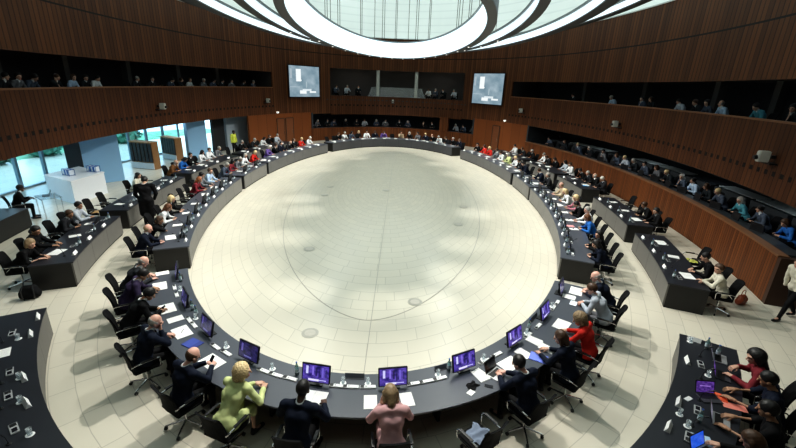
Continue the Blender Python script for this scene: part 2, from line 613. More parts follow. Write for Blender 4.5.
# ------------------------------------------------------------------ people: smooth bodies grown from a skeleton
class SDF:
    def __init__(s, lo, hi, h):
        s.h = h
        s.lo = np.array(lo, float)
        n = np.ceil((np.array(hi, float) - s.lo) / h).astype(int) + 1
        s.n = n
        s.F = np.full(n, 1.0, np.float32)

    def win(s, lo, hi):
        a = np.clip(np.floor((np.array(lo) - s.lo) / s.h).astype(int), 0, s.n)
        b = np.clip(np.ceil((np.array(hi) - s.lo) / s.h).astype(int) + 1, 0, s.n)
        if (b <= a).any():
            return None, None
        sl = tuple(slice(a[i], b[i]) for i in range(3))
        g = [s.lo[i] + s.h * np.arange(a[i], b[i]) for i in range(3)]
        return sl, (g[0][:, None, None], g[1][None, :, None], g[2][None, None, :])

    def put(s, sl, d, op, k):
        F = s.F[sl]
        if op == 'u':
            h = np.clip(k - np.abs(F - d), 0, None) / k if k > 0 else 0
            s.F[sl] = np.minimum(F, d) - h * h * k * .25
        elif op == 's':
            s.F[sl] = np.maximum(F, -d)
        return s

    def cone(s, a, b, ra, rb, k=.02, op='u'):
        a, b = np.array(a, float), np.array(b, float)
        m = max(ra, rb) + .07
        sl, g = s.win(np.minimum(a, b) - m, np.maximum(a, b) + m)
        if sl is None:
            return s
        ab = b - a
        L = max(1e-9, float(ab @ ab))
        px, py, pz = g[0] - a[0], g[1] - a[1], g[2] - a[2]
        t = np.clip((px * ab[0] + py * ab[1] + pz * ab[2]) / L, 0, 1)
        d = np.sqrt((px - t * ab[0]) ** 2 + (py - t * ab[1]) ** 2 + (pz - t * ab[2]) ** 2) - (ra + (rb - ra) * t)
        return s.put(sl, d, op, k)

    def ell(s, c, r, R=None, k=.02, op='u'):
        c, r = np.array(c, float), np.array(r, float)
        m = r.max() + .07
        sl, g = s.win(c - m, c + m)
        if sl is None:
            return s
        q = [g[i] - c[i] for i in range(3)]
        if R is not None:
            M_ = np.array(R)
            q = [M_[0][i] * q[0] + M_[1][i] * q[1] + M_[2][i] * q[2] for i in range(3)]
        k0 = np.sqrt(sum((q[i] / r[i]) ** 2 for i in range(3)))
        k1 = np.sqrt(sum((q[i] / r[i] ** 2) ** 2 for i in range(3))) + 1e-9
        return s.put(sl, k0 * (k0 - 1) / k1, op, k)

    def cut(s, p, n):
        """throw away the side the normal n points to"""
        p, n = np.array(p, float), np.array(n, float)
        n = n / np.linalg.norm(n)
        g = [s.lo[i] + s.h * np.arange(s.n[i]) for i in range(3)]
        d = (g[0][:, None, None] - p[0]) * n[0] + (g[1][None, :, None] - p[1]) * n[1] + (g[2][None, None, :] - p[2]) * n[2]
        s.F = np.maximum(s.F, d.astype(np.float32))
        return s

    def wob(s, amp, fr):
        g = [s.lo[i] + s.h * np.arange(s.n[i]) for i in range(3)]
        x, y, z = g[0][:, None, None], g[1][None, :, None], g[2][None, None, :]
        s.F = s.F + (amp * np.sin(fr * x + 1) * np.sin(fr * y + .6) * np.sin(fr * z)).astype(np.float32)
        return s

    def nets(s):
        F = np.pad(s.F, 1, constant_values=1.0)
        lo = s.lo - s.h
        neg = F < 0
        nx, ny, nz = [k - 1 for k in F.shape]
        cnt = np.zeros((nx, ny, nz), np.float32)
        acc = np.zeros((nx, ny, nz, 3), np.float32)
        for ax in range(3):
            oth = [i for i in range(3) if i != ax]
            A0 = [slice(None)] * 3
            A1 = [slice(None)] * 3
            A0[ax], A1[ax] = slice(0, -1), slice(1, None)
            f0, f1 = F[tuple(A0)], F[tuple(A1)]
            cr = (neg[tuple(A0)] != neg[tuple(A1)])
            t = np.where(cr, f0 / np.where(cr, f0 - f1, 1), 0)
            for da in (0, 1):
                for db in (0, 1):
                    S = [slice(None)] * 3
                    S[oth[0]] = slice(da, da + [nx, ny, nz][oth[0]])
                    S[oth[1]] = slice(db, db + [nx, ny, nz][oth[1]])
                    c_, t_ = cr[tuple(S)], t[tuple(S)]
                    cnt += c_
                    acc[..., ax] += np.where(c_, t_, 0)
                    acc[..., oth[0]] += np.where(c_, da, 0)
                    acc[..., oth[1]] += np.where(c_, db, 0)
        act = cnt > 0
        idx = np.full(act.shape, -1, np.int64)
        ii = np.argwhere(act)
        idx[act] = np.arange(len(ii))
        V = lo + s.h * (ii + acc[act] / cnt[act][:, None])
        quads = []
        for ax in range(3):
            a, b = [(1, 2), (2, 0), (0, 1)][ax]
            A0 = [slice(1, -1)] * 3
            A1 = [slice(1, -1)] * 3
            A0[ax], A1[ax] = slice(0, -1), slice(1, None)
            n0, n1 = neg[tuple(A0)], neg[tuple(A1)]
            for want in (True, False):
                e = np.argwhere((n0 == want) & (n1 != want))
                e[:, a] += 1
                e[:, b] += 1

                def cell(da, db):
                    q = e.copy()
                    q[:, a] -= da
                    q[:, b] -= db
                    return idx[q[:, 0], q[:, 1], q[:, 2]]
                c4 = [cell(1, 1), cell(0, 1), cell(0, 0), cell(1, 0)]
                if not want:
                    c4 = c4[::-1]
                quads.append(np.stack(c4, 1))
        Q = np.concatenate(quads)
        Q = Q[(Q >= 0).all(1)]
        return V, Q


def npmesh(name, V, Q, mats, mi=None):
    me = bpy.data.meshes.new(name)
    me.vertices.add(len(V))
    me.vertices.foreach_set('co', np.asarray(V, np.float32).ravel())
    me.loops.add(len(Q) * 4)
    me.loops.foreach_set('vertex_index', np.asarray(Q, np.int32).ravel())
    me.polygons.add(len(Q))
    me.polygons.foreach_set('loop_start', np.arange(0, len(Q) * 4, 4, dtype=np.int32))
    me.polygons.foreach_set('loop_total', np.full(len(Q), 4, np.int32))
    for m in mats:
        me.materials.append(m)
    if mi is not None:
        me.polygons.foreach_set('material_index', np.asarray(mi, np.int32))
    me.polygons.foreach_set('use_smooth', np.ones(len(Q), bool))
    me.update(calc_edges=True)
    return me


def cloth(name, col, rough=.8):
    return plain('cloth_' + name, col, rough, var=.18, scale=14, spec=.2)


SKINS = {'light': plain('skin_light', (.60, .36, .26), .5, var=.08, scale=20),
         'pink': plain('skin_pink', (.66, .38, .30), .5, var=.08, scale=20),
         'tan': plain('skin_tan', (.42, .23, .14), .5, var=.08, scale=20),
         'dark': plain('skin_dark', (.10, .052, .032), .45, var=.1, scale=20)}
EYE = plain('eye_dark', (.03, .02, .02), .3)
LIP = plain('lips', (.42, .14, .12), .5)
HAIRS = {'black': plain('hair_black', (.012, .010, .010), .5, scale=40, var=.4),
         'brown': plain('hair_brown', (.07, .035, .018), .5, scale=40, var=.4),
         'chestnut': plain('hair_chestnut', (.16, .065, .03), .5, scale=40, var=.4),
         'red': plain('hair_red', (.32, .11, .04), .5, scale=40, var=.4),
         'blond': plain('hair_blond', (.70, .54, .30), .5, scale=40, var=.35),
         'darkblond': plain('hair_dark_blond', (.30, .21, .12), .5, scale=40, var=.4),
         'grey': plain('hair_grey', (.36, .34, .31), .5, scale=40, var=.35),
         'white': plain('hair_white', (.68, .66, .60), .5, scale=40, var=.2)}
CLO = {k: cloth(k, v) for k, v in {
    'navy': (.008, .012, .026), 'black': (.006, .006, .007), 'charcoal': (.02, .021, .025), 'grey': (.16, .165, .18),
    'lightgrey': (.46, .50, .56), 'green': (.62, .68, .33), 'pink': (.62, .37, .38), 'red': (.62, .035, .025),
    'white': (.78, .79, .80), 'cream': (.66, .63, .52), 'blue': (.03, .16, .50), 'purple': (.16, .10, .32),
    'brown': (.16, .075, .03), 'rose': (.55, .22, .28), 'yellow': (.62, .68, .10), 'maroon': (.22, .03, .04),
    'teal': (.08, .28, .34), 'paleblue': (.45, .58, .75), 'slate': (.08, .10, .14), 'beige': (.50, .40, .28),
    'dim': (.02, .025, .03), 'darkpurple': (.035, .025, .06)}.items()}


def unit(v):
    v = np.array(v, float)
    return v / (np.linalg.norm(v) + 1e-9)


def rot_zx(yaw, pitch, roll=0):
    return np.array(Matrix.Rotation(math.radians(yaw), 3, 'Z') @ Matrix.Rotation(math.radians(-pitch), 3, 'X')
                    @ Matrix.Rotation(math.radians(roll), 3, 'Y'))


def ik(S, W, l1, l2, hint):
    S, W = np.array(S, float), np.array(W, float)
    d = W - S
    L = np.linalg.norm(d)
    mx = (l1 + l2) * .995
    if L > mx:
        W = S + d * (mx / L)
        d = W - S
        L = mx
    u = d / L
    a = (l1 * l1 - l2 * l2 + L * L) / (2 * L)
    hgt = math.sqrt(max(0, l1 * l1 - a * a))
    h = np.array(hint, float)
    h = h - u * (h @ u)
    return S + u * a + unit(h) * hgt, W


HANDS = {}


def hand_mesh(side, curl):
    """palm, four jointed fingers of different lengths and a thumb; +X along the fingers, +Z the back of the hand,
    the thumb on +Y*side"""
    key = (side, curl)
    if key in HANDS:
        return HANDS[key]
    s = SDF((-.06, -.09, -.11), (.22, .09, .07), .0058)
    s.cone((-.045, 0, 0), (.0, 0, 0), .027, .028, .02)
    for y in (-.03, -.011, .011, .03):
        s.cone((.0, y * .75, 0), (.082, y, 0), .017, .0135, .012)
    for y, L, r in ((-.033, .064, .0080), (-.0115, .080, .0088), (.0115, .086, .0090), (.033, .076, .0086)):
        p = np.array((.085, y * side, -.001))
        ang = 0.12
        for fr, wdt in ((.45, 1.0), (.32, .92), (.23, .82)):
            ang += curl * .75
            q = p + L * fr * np.array((math.cos(ang), .06 * y * 8 * side * (1 - curl), -math.sin(ang)))
            s.cone(p, q, r * wdt, r * wdt * .92, .004)
            p = q
    b = np.array((.016, .026 * side, -.008))
    m = b + np.array((.036, .030 * side, -.012 - .012 * curl))
    e = m + np.array((.030, .008 * side - .018 * side * curl, -.010 - .012 * curl))
    s.cone(b, m, .015, .0115, .012)
    s.cone(m, e, .0115, .0085, .004)
    HANDS[key] = s.nets()
    return HANDS[key]


def joints(p):
    J = {}
    st = p.get('stand')
    lean, sh, tw = p.get('lean', .12), p.get('sh', .18), p.get('side', 0.0)
    if st:
        J['P'] = np.array((0, 0, .96))
        J['C'] = np.array((tw * .6, lean * .6, 1.33))
        J['N'] = np.array((tw, lean, 1.50))
        stp = p.get('stride', 0)
        J['K'] = [np.array((-.10, .05 + stp * .5, .52)), np.array((.10, .03 - stp * .3, .51))]
        J['A'] = [np.array((-.10, stp * .95, .09)), np.array((.10, -stp * .9, .09 + abs(stp) * .12))]
        J['T'] = [J['A'][0] + (-.02, .15, -.05), J['A'][1] + (.02, .15 - abs(stp) * .1, -.05 - abs(stp) * .03)]
    else:
        J['P'] = np.array((0, -.03, .58))
        drop = .35 * lean * lean + .05 * lean
        J['C'] = np.array((tw * .6, lean * .62 - .01, .93 - drop * .5))
        J['N'] = np.array((tw, lean, 1.115 - drop))
        kx = p.get('knee', .12)
        J['K'] = [np.array((-kx, .40, .52)), np.array((kx, .40, .52))]
        J['A'] = [np.array((-kx - .01, .40, .10)), np.array((kx + .01, .38, .10))]
        J['T'] = [J['A'][0] + (-.02, .15, -.05), J['A'][1] + (.02, .15, -.05)]
    J['H'] = [J['P'] + (-.09, .01, -.02), J['P'] + (.09, .01, -.02)]
    J['S'] = [J['N'] + (-sh - .015, -.015, -.048), J['N'] + (sh + .015, -.015, -.048)]
    J['R'] = rot_zx(p.get('turn', 0), p.get('pitch', 15), p.get('roll', 0))
    J['HD'] = J['N'] + J['R'] @ np.array((0, .04, .165)) + (0, .02, 0)
    J['E'], J['W'] = [], []
    for i, sg in enumerate((-1, 1)):
        w = p.get('wl' if i == 0 else 'wr', (sg * .14, .46, .79))
        if st and ('wl' if i == 0 else 'wr') not in p:
            w = (sg * .26, .06, .86)
        e, w = ik(J['S'][i], w, .30, .265, (sg * .75, -.35, -.8))
        J['E'].append(e)
        J['W'].append(w)
    return J


def torso(s, J, e, fem, arms=True, arm_end=1.0, hem=None):
    P, C, Nn = J['P'], J['C'], J['N']
    w = .86 if fem else 1.0
    X = np.array((1, 0, 0))
    s.cone(P - X * .075, P + X * .075, .118 + e, .118 + e, .04)
    mid = P * .5 + C * .5
    s.cone(P + (0, 0, .06), mid, (.125 if not fem else .115) + e, .118 * w + e, .05)
    s.cone(mid - X * .05 * w, C - X * .065 * w, .092 * w + e, .108 * w + e, .05)
    s.cone(mid + X * .05 * w, C + X * .065 * w, .092 * w + e, .108 * w + e, .05)
    for sg in (-1, 1):
        s.cone(C + X * sg * .065, Nn + X * sg * .09 + (0, -.005, -.075), .105 * w + e, .075 + e, .05)
        s.cone(Nn + (0, -.01, -.01), J['S'][0 if sg < 0 else 1] + (0, 0, .0), .05 + e, .052 + e, .04)
        if fem:
            s.ell(C + X * sg * .075 + (0, .085, .02), (.062 + e, .058 + e, .06 + e), k=.04)
    if arms:
        for i in (0, 1):
            S, Eb, W = J['S'][i], J['E'][i], J['W'][i]
            s.cone(S, Eb, (.054 if not fem else .046) + e, (.042 if not fem else .037) + e, .03)
            end = Eb + (W - Eb) * arm_end
            s.cone(Eb, end, (.042 if not fem else .037) + e, (.042 - .014 * arm_end) + e * (1 if e < 0 else .75), .015)
    return s


def legs(s, J, e):
    for i in (0, 1):
        s.cone(J['H'][i], J['K'][i], .088 + e, .060 + e, .04)
        s.cone(J['K'][i], J['A'][i], .056 + e, .040 + e, .02)
    return s


PCACHE = {}


def person_meshes(p, vox):
    key = (tuple(sorted((k, v) for k, v in p.items())), vox)
    if key in PCACHE:
        return PCACHE[key]
    J = joints(p)
    fem, hair, outfit = p.get('fem', 0), p.get('hair', 'short'), p.get('outfit', 'suit')
    allp = np.array([J['P'], J['C'], J['N'], J['HD']] + J['K'] + J['A'] + J['T'] + J['E'] + J['W'] + J['S'])
    lo, hi = allp.min(0) - .22, allp.max(0) + .22
    lo[2] = max(lo[2], -.02)
    HS = 1.09                      # head size
    R, HD, Nn = J['R'] * HS, J['HD'], J['N']
    RR = J['R']

    def hp(x, y, z):
        return HD + R @ np.array((x, y, z))
    fine = vox < .016
    b = SDF(lo, hi, vox)
    torso(b, J, -.014, fem)
    legs(b, J, -.014)
    for i in (0, 1):
        b.cone(J['A'][i], J['T'][i], .034, .026, .02)
    b.cone(Nn + (0, -.005, -.04), hp(0, -.015, -.05), .058 if not fem else .05, .052 if not fem else .045, .03)
    b.ell(hp(0, -.008, .025), HS * np.array((.079, .100, .100)), RR.T, .02)
    b.cone(hp(0, .022, -.02), hp(0, .052, -.088), .066 * HS, .034 * HS, .03)
    if fine:
        b.cone(hp(0, .092, .006), hp(0, .112, -.030), .010, .016, .012)
        for sg in (-1, 1):
            b.ell(hp(sg * .080, -.008, -.012), HS * np.array((.012, .026, .034)), RR.T, .008)
            b.cone(hp(sg * .012, .088, .022), hp(sg * .052, .074, .024), .012, .009, .012)
        b.cone(hp(-.02, .088, -.066), hp(.02, .088, -.066), .009, .009, .008)
    else:
        b.cone(hp(0, .092, .0), hp(0, .106, -.028), .014, .018, .015)
        for i in (0, 1):
            d = unit(J['W'][i] - J['E'][i])
            b.cone(J['W'][i], J['W'][i] + d * .13, .034, .022, .02)
    V, Q = b.nets()
    c = V[Q].mean(1)
    loc = (c - HD) @ RR / HS
    mi = np.zeros(len(Q), int)
    front = loc[:, 1] > .055
    for sg in (-1, 1):
        mi[front & (np.abs(loc[:, 0] - sg * .034) < .016) & (np.abs(loc[:, 2] - .000) < .009)] = 1
    mi[front & (np.abs(loc[:, 0]) < .026) & (np.abs(loc[:, 2] + .066) < .009) & (loc[:, 1] > .07)] = 2
    if fine:
        Vs, Qs, ms = [V], [Q], [mi]
        o = len(V)
        for i, sg in enumerate((-1, 1)):
            W, Eb = J['W'][i], J['E'][i]
            hd = p.get('hl' if i == 0 else 'hr')
            fx = unit(hd[:3]) if hd else unit(np.array((W - Eb)[:2].tolist() + [-.12 * np.linalg.norm((W - Eb)[:2])]))
            up = np.array(hd[3:6], float) if hd and len(hd) >= 6 else np.array((0, 0, 1.0))
            z = unit(up - fx * (up @ fx))
            y = np.cross(z, fx)
            M_ = np.stack([fx, y, z], 1)
            hv, hq = hand_mesh(sg, p.get('curl', .35))     # thumbs lie towards the middle of the body
            Vs.append(W + fx * .03 + hv @ M_.T)
            Qs.append(hq + o)
            ms.append(np.zeros(len(hq), int))
            o += len(hv)
        V, Q, mi = np.concatenate(Vs), np.concatenate(Qs), np.concatenate(ms)
    out = {'person': npmesh('person', V, Q, [SKINS['light'], EYE, LIP], mi)}
    # clothes
    s = SDF(lo, hi, vox)
    short = p.get('sleeve') == 'short'
    torso(s, J, .016, fem, arm_end=.12 if short else .95)
    if outfit in ('suit', 'jacket', 'dress'):
        for i in (0, 1):
            k = .55 if outfit == 'dress' or p.get('coat') else .22
            s.cone(J['H'][i], J['H'][i] + (J['K'][i] - J['H'][i]) * (1.15 if p.get('coat') else k), .125 if p.get('coat') else .105, .13 if p.get('coat') else (.09 if outfit == 'dress' else .085), .06 if p.get('coat') else .04)
    s.wob(.006, 34)
    s.cone(Nn + (0, .0, .015), hp(0, -.01, -.03), .060 if not fem else .052, .058, 0, 's')
    s.cut(Nn + (0, 0, .045), (0, -.25, 1))
    if outfit in ('suit', 'jacket'):
        s.cone(Nn + (0, .16, -.30), Nn + (0, .115, .0), .018, .075, 0, 's')
    out['jacket' if outfit in ('suit', 'jacket') else ('dress' if outfit == 'dress' else 'top')] = npmesh('garment', *s.nets(), [CLO['navy']])
    if outfit in ('suit', 'jacket'):
        s = SDF(lo, hi, vox)
        torso(s, J, .002, fem, arms=False)
        s.cone(Nn + (0, 0, -.03), hp(0, -.02, -.085), .066 if not fem else .056, .060 if not fem else .05, .02)
        s.cone(Nn + (0, 0, .07), hp(0, 0, -.04), .056 if not fem else .047, .05, 0, 's')
        s.cut(J['P'] + (0, 0, .08), (0, 0, -1))
        if fine:
            for i in (0, 1):
                d = J['W'][i] - J['E'][i]
                s.cone(J['E'][i] + d * .9, J['E'][i] + d * 1.0, .034, .033, .005)
        out['shirt'] = npmesh('shirt', *s.nets(), [CLO['white']])
    s = SDF(lo, hi, vox)
    legs(s, J, .006)
    s.cone(J['P'] - (.07, 0, 0), J['P'] + (.07, 0, 0), .124, .124, .04)
    s.cut(J['P'] + (0, 0, .10), (0, 0, 1))
    if outfit == 'dress':
        s.cut((0, 0, J['K'][0][2] - .13), (0, 0, -1))
    out['trousers' if outfit != 'dress' else 'skirt'] = npmesh('legwear', *s.nets(), [CLO['black']])
    if fine:
        for i in (0, 1):
            s = SDF(J['A'][i] - .2, J['A'][i] + .25, .012)
            A_, T_ = J['A'][i], J['T'][i]
            s.cone(A_ + (0, -.03, -.045), T_ + (0, .02, -.005), .042, .037, .02)
            s.cone(A_ + (0, -.01, -.0), A_ + (0, .03, -.04), .044, .042, .02)
            s.cut((0, 0, max(0.0, min(A_[2] - .09, 9))), (0, 0, -1))
            out['shoe' + str(i)] = npmesh('shoe', *s.nets(), [BLACKPL])
    # hair
    if hair != 'none':
        s = SDF(HD - .24, HD + .22, max(.010, vox * .8))
        if hair == 'balding':
            s.ell(hp(0, -.012, .02), HS * np.array((.086, .106, .104)), RR.T, 0)
            s.cut(hp(0, -.02, .045), R @ np.array((0, .35, 1)))
            s.cut(hp(0, .03, 0), R @ np.array((0, 1, 0)))
            s.cut(hp(0, -.03, -.065), R @ np.array((0, .35, -1)))
        else:
            s.ell(hp(0, -.014, .032), HS * np.array((.087, .109, .107)), RR.T, 0)
            vol = p.get('vol', 0)
            if vol:
                s.ell(hp(0, -.03, .03), HS * np.array((.100 + vol, .112 + vol, .105 + vol)), RR.T, .02)
            if hair in ('bob', 'long', 'curly'):
                for sg in (-1, 1):
                    s.cone(hp(sg * .075, -.02, .02), hp(sg * .075, -.02, -.085), .038, .036, .03)
                s.cone(hp(0, -.07, .0), hp(0, -.075, -.10), .07, .06, .03)
            if hair == 'long':
                for x in (-.06, 0, .06):
                    s.cone(hp(x, -.085, -.06), hp(x * 1.2, -.125, -.20), .048, .035, .03)
            if hair == 'bun':
                s.ell(hp(0, -.125, .03), (.05, .05, .05), RR.T, .015)
            # open the face, clear the neck
            s.ell(hp(0, .125, -.03), HS * np.array((.074, .11, .098)), RR.T, 0, 's')
            if hair in ('short', 'bun'):
                s.cut(hp(0, -.02, -.035), R @ np.array((0, .55, -1)))
            if hair == 'curly':
                s.wob(.014, 120)
            else:
                s.wob(.003, 90)
        out['hair'] = npmesh('hair', *s.nets(), [HAIRS['brown']])
    PCACHE[key] = out
    return out


def put_person(p, loc, rz, label, look, vox=.03, group=None):
    """look: skin, hair colour, garment colour, trousers colour, shirt colour"""
    ms = person_meshes(p, vox)
    col = {'hair': HAIRS[look.get('hair', 'brown')], 'jacket': CLO[look.get('top', 'navy')], 'top': CLO[look.get('top', 'navy')],
           'dress': CLO[look.get('top', 'navy')], 'trousers': CLO[look.get('leg', 'black')], 'skirt': CLO[look.get('leg', look.get('top', 'black'))],
           'shirt': CLO[look.get('shirt', 'white')]}
    r = link('person', ms['person'], None, loc, rz)
    r.material_slots[0].link = 'OBJECT'
    r.material_slots[0].material = SKINS[look.get('skin', 'light')]
    tag(r, label, 'person', group)
    for k, me in ms.items():
        if k == 'person':
            continue
        o = link(k[:4] if k.startswith('shoe') else k, me, r)
        if k in col:
            o.material_slots[0].link = 'OBJECT'
            o.material_slots[0].material = col[k]
    return r


# ------------------------------------------------------------------ the room
C3 = (63.1 + 360)
# floor: stone rings inside the table oval, stone rows following the oval outside
def floor_mesh():
    m = MB()
    nt = 120
    qs = [i / 17 for i in range(0, 18)]
    offs = [i * .8 for i in range(1, 22)]
    rows = []
    for q in qs:
        rows.append([(CX + A * q * math.cos(2 * PI * k / nt), CY + B * q * math.sin(2 * PI * k / nt)) for k in range(nt + 1)])
    for o in offs:
        rows.append([E(360 * k / nt, o) for k in range(nt + 1)])
    arc = [[0] * (nt + 1) for _ in rows]
    for r in range(len(rows)):
        q = E(0, max(0, (r - 17) * .8))
        acc = 0
        base = rows[min(max(r, 10), 23)]
        for k in range(1, nt + 1):
            acc += math.hypot(base[k][0] - base[k - 1][0], base[k][1] - base[k - 1][1])
            arc[r][k] = acc
    vs, fs, uv = [], [], []
    for row in rows:
        for x, y in row:
            vs.append((x, y, 0))
    W = nt + 1
    for r in range(len(rows) - 1):
        for k in range(nt):
            fs.append((r * W + k, (r + 1) * W + k, (r + 1) * W + k + 1, r * W + k + 1))
            z0, z1 = r * .8 + .0, (r + 1) * .8
            a = arc[max(r, 1)]
            uv.append([(a[k], z0), (a[k], z1), (a[k + 1], z1), (a[k + 1], z0)])
    m.add(vs, fs, uv)
    return m


struct('floor', floor_mesh(), STONE)

# thin joints let into the stone: the long axis and an inner oval, with round floor outlets
m = MB()
m.box((CX + .1, CY, .003), (.016, 2 * B - 1.2, .004))
struct('trim_1', m, plain('floor_joint', (.33, .31, .27), .6))
m = MB()
m.sweep(0, 360, [(-2.87, .001), (-2.845, .001), (-2.845, .004), (-2.87, .004)], n=140, closed=True, caps=False,
        fn=E)
struct('trim_2', m, MATS['floor_joint'])

# upper walls: pierced fascia below the galleries, slatted crown above
def wall(name, t0, t1, prof, mat):
    m = MB()
    m.sweep(t0, t1, prof, closed=abs(t1 - t0) >= 360)
    return struct(name, m, mat)


FO = 5.9


def strip(z0, z1, o0=FO, o1=FO + .16):
    return [(o0, z0), (o1, z0), (o1, z1), (o0, z1)]


T_R, T_L = 49.0, 134.0
wall('wall_fascia', T_L, T_R + 360, strip(2.75, 4.93), WOODFAS)
wall('wall_crown', T_L, T_R + 360, strip(6.22, 9.9), WOODHI)
wall('wall_back_right', T_R, 68.4, strip(2.6, 9.9), WOODHI)
wall('wall_back_left', 111.3, T_L, strip(2.6, 9.9), WOODHI)
wall('wall_back_lower', 68.4, 111.3, strip(2.5, 4.33), WOODFAS)
wall('wall_back_upper', 68.4, 111.3, strip(6.9, 9.9), WOODHI)
# gallery sill rails
wall('trim_3', T_L, T_R + 360, [(FO - .03, 4.93), (FO + .20, 4.93), (FO + .20, 4.99), (FO - .03, 4.99)], plain('sill_wood', (.20, .09, .04), .5))
# galleries: floor, ceiling, back wall
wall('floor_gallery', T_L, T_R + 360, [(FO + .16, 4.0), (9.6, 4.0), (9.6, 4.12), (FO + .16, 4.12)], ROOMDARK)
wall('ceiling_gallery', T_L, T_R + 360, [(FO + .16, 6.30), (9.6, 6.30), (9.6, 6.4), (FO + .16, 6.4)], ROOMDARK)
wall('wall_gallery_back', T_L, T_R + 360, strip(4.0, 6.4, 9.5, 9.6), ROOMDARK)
wall('wall_gallery_end_left', T_L - .8, T_L, strip(4.0, 6.4, 6.0, 9.6), ROOMDARK)
wall('wall_gallery_end_right', T_R, T_R + .8, strip(4.0, 6.4, 6.0, 9.6), ROOMDARK)
for i, t in enumerate((219, 205, 195, 184, 171, 158, 146, 30, 12, 355.5, 345, 337, 329)):
    x, y = E(t, 8.3)
    struct('wall_gallery_pillar_%d' % (i + 1), MB().box((x, y, 5.2), (.35, .35, 2.2), rz=INROT(t)), plain('pillar_grey', (.10, .095, .085), .7))
# back box above the far wall
wall('floor_back_box', 67, 113, [(FO, 3.9), (9.6, 3.9), (9.6, 4.0), (FO, 4.0)], ROOMDARK)
wall('ceiling_back_box', 67, 113, [(FO + .1, 7.0), (9.6, 7.0), (9.6, 7.1), (FO + .1, 7.1)], ROOMDARK)
wall('wall_back_box', 67, 113, strip(3.9, 7.1, 9.0, 9.1), plain('back_box_wall', (.11, .10, .095), .8))
wall('wall_back_box_left', 111.3, 112.2, strip(3.9, 7.1, 6.0, 9.2), ROOMDARK)
wall('wall_back_box_right', 67.4, 68.3, strip(3.9, 7.1, 6.0, 9.2), ROOMDARK)
# lower walls: timber between lobby and far booth, far booth parapet, right booth parapet
wall('wall_left_panelling', 119, 144.8, strip(0, 2.75, 5.86, 6.0), WOODDOOR)
wall('wall_right_panelling', 39.5, 63, strip(0, 2.75, 5.86, 6.0), WOODDOOR)
wall('wall_far_parapet', 63, 119, strip(0, 1.22, 5.8, 5.95), WOODLOW)
wall('wall_right_parapet', 323.4 - 360, 39.5, strip(0, 1.43, 5.66, 5.82), WOODLOW)
wall('trim_4', 323.3 - 360, 39.5, [(5.62, 1.43), (5.9, 1.43), (5.9, 1.48), (5.62, 1.48)], MATS['sill_wood'])
wall('wall_right_parapet_end', 322.9, 323.5, strip(0, 1.45, 5.66, 9.3), plain('parapet_end_wood', (.05, .022, .012), .6))
# booths behind the parapets
for nm, t0, t1, zf, zt in (('right', -37.0, 39.5, .72, 2.72), ('far', 63, 119, .6, 2.6)):
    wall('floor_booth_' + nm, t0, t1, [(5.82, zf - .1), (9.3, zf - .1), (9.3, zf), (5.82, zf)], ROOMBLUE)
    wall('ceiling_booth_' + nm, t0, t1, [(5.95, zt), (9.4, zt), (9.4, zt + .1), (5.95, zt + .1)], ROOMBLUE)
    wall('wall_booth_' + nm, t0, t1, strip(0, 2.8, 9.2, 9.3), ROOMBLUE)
for nm, t, zt in (('a', 39.5, 2.8), ('b', 63.0, 2.7), ('c', 118.3, 2.7)):
    wall('wall_booth_end_' + nm, t, t + .6, strip(0, zt, 5.84, 9.4), ROOMBLUE)
wall('wall_booth_pier', 73.0, 76.0, strip(1.2, 2.6, 5.84, 6.1), WOODLOW)
# lobby at the left, under the gallery
wall('ceiling_lobby', 119, 262, [(FO + .16, 2.76), (12.5, 2.76), (12.5, 2.9), (FO + .16, 2.9)], GREYWALL)
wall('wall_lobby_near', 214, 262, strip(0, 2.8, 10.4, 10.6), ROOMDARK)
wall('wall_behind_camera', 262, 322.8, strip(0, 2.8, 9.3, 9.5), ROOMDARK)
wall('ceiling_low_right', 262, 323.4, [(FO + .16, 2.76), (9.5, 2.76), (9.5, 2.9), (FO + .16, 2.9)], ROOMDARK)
wall('wall_lobby_grey', 136, 147.8, strip(0, 2.8, 7.3, 7.5), GREYWALL)
wall('wall_lobby_dark', 147.6, 151.8, strip(0, 2.8, 7.5, 7.7), plain('dark_lobby_panel', (.02, .022, .026), .6))
for nm, a, b, mt in (('wall_column_near', (-16.55, 20.35), (-15.40, 21.70), DAYLITPANEL), ('wall_column_far', (-15.15, 28.35), (-14.4, 29.6), DAYLITPANEL),
                     ('wall_lobby_pier', (-17.05, 20.2), (-16.4, 20.4), MATS['dark_lobby_panel'])):
    d = Vector((b[0] - a[0], b[1] - a[1]))
    m = MB()
    m.box(((a[0] + b[0]) / 2, (a[1] + b[1]) / 2, 1.4), (d.length, .35, 2.8), rz=math.atan2(d.y, d.x))
    struct(nm, m, mt)
# glazed front of the lobby: each bay is a window of its own
T_WIN = [152.5 + i * 4.45 for i in range(15)]
for i in range(14):
    t0, t1 = T_WIN[i], T_WIN[i + 1]
    w = link('window_%d' % (i + 1))
    w['kind'] = 'structure'
    m = MB()
    m.sweep(t0, t1, [(10.5, .08), (10.53, .08), (10.53, 2.72), (10.5, 2.72)], n=2)
    link('pane', m.mesh('pane', PANE), w)
    m = MB()
    for t in (t0 + .1, t1 - .1):
        x, y = E(t, 10.5)
        m.box((x, y, 1.4), (.07, .14, 2.8), rz=INROT(t))
    m.sweep(t0, t1, strip(0, .08, 10.44, 10.58), n=2)
    m.sweep(t0, t1, strip(2.7, 2.8, 10.44, 10.58), n=2)
    link('frame', m.mesh('frame', plain('window_frame', (.20, .30, .36), .4)), w)
# outside: pale paving, lawn and planting
m = MB()
m.sweep(120, 240, [(10.6, -.12), (60, -.12), (60, -.1), (10.6, -.1)], n=40)
struct('ground_outside', m, PAVING)
m = MB()
m.sweep(125, 235, [(15.5, -.1), (22, -.1), (22, -.04), (15.5, -.04)], n=40)
o = struct('lawn', m, GRASS)


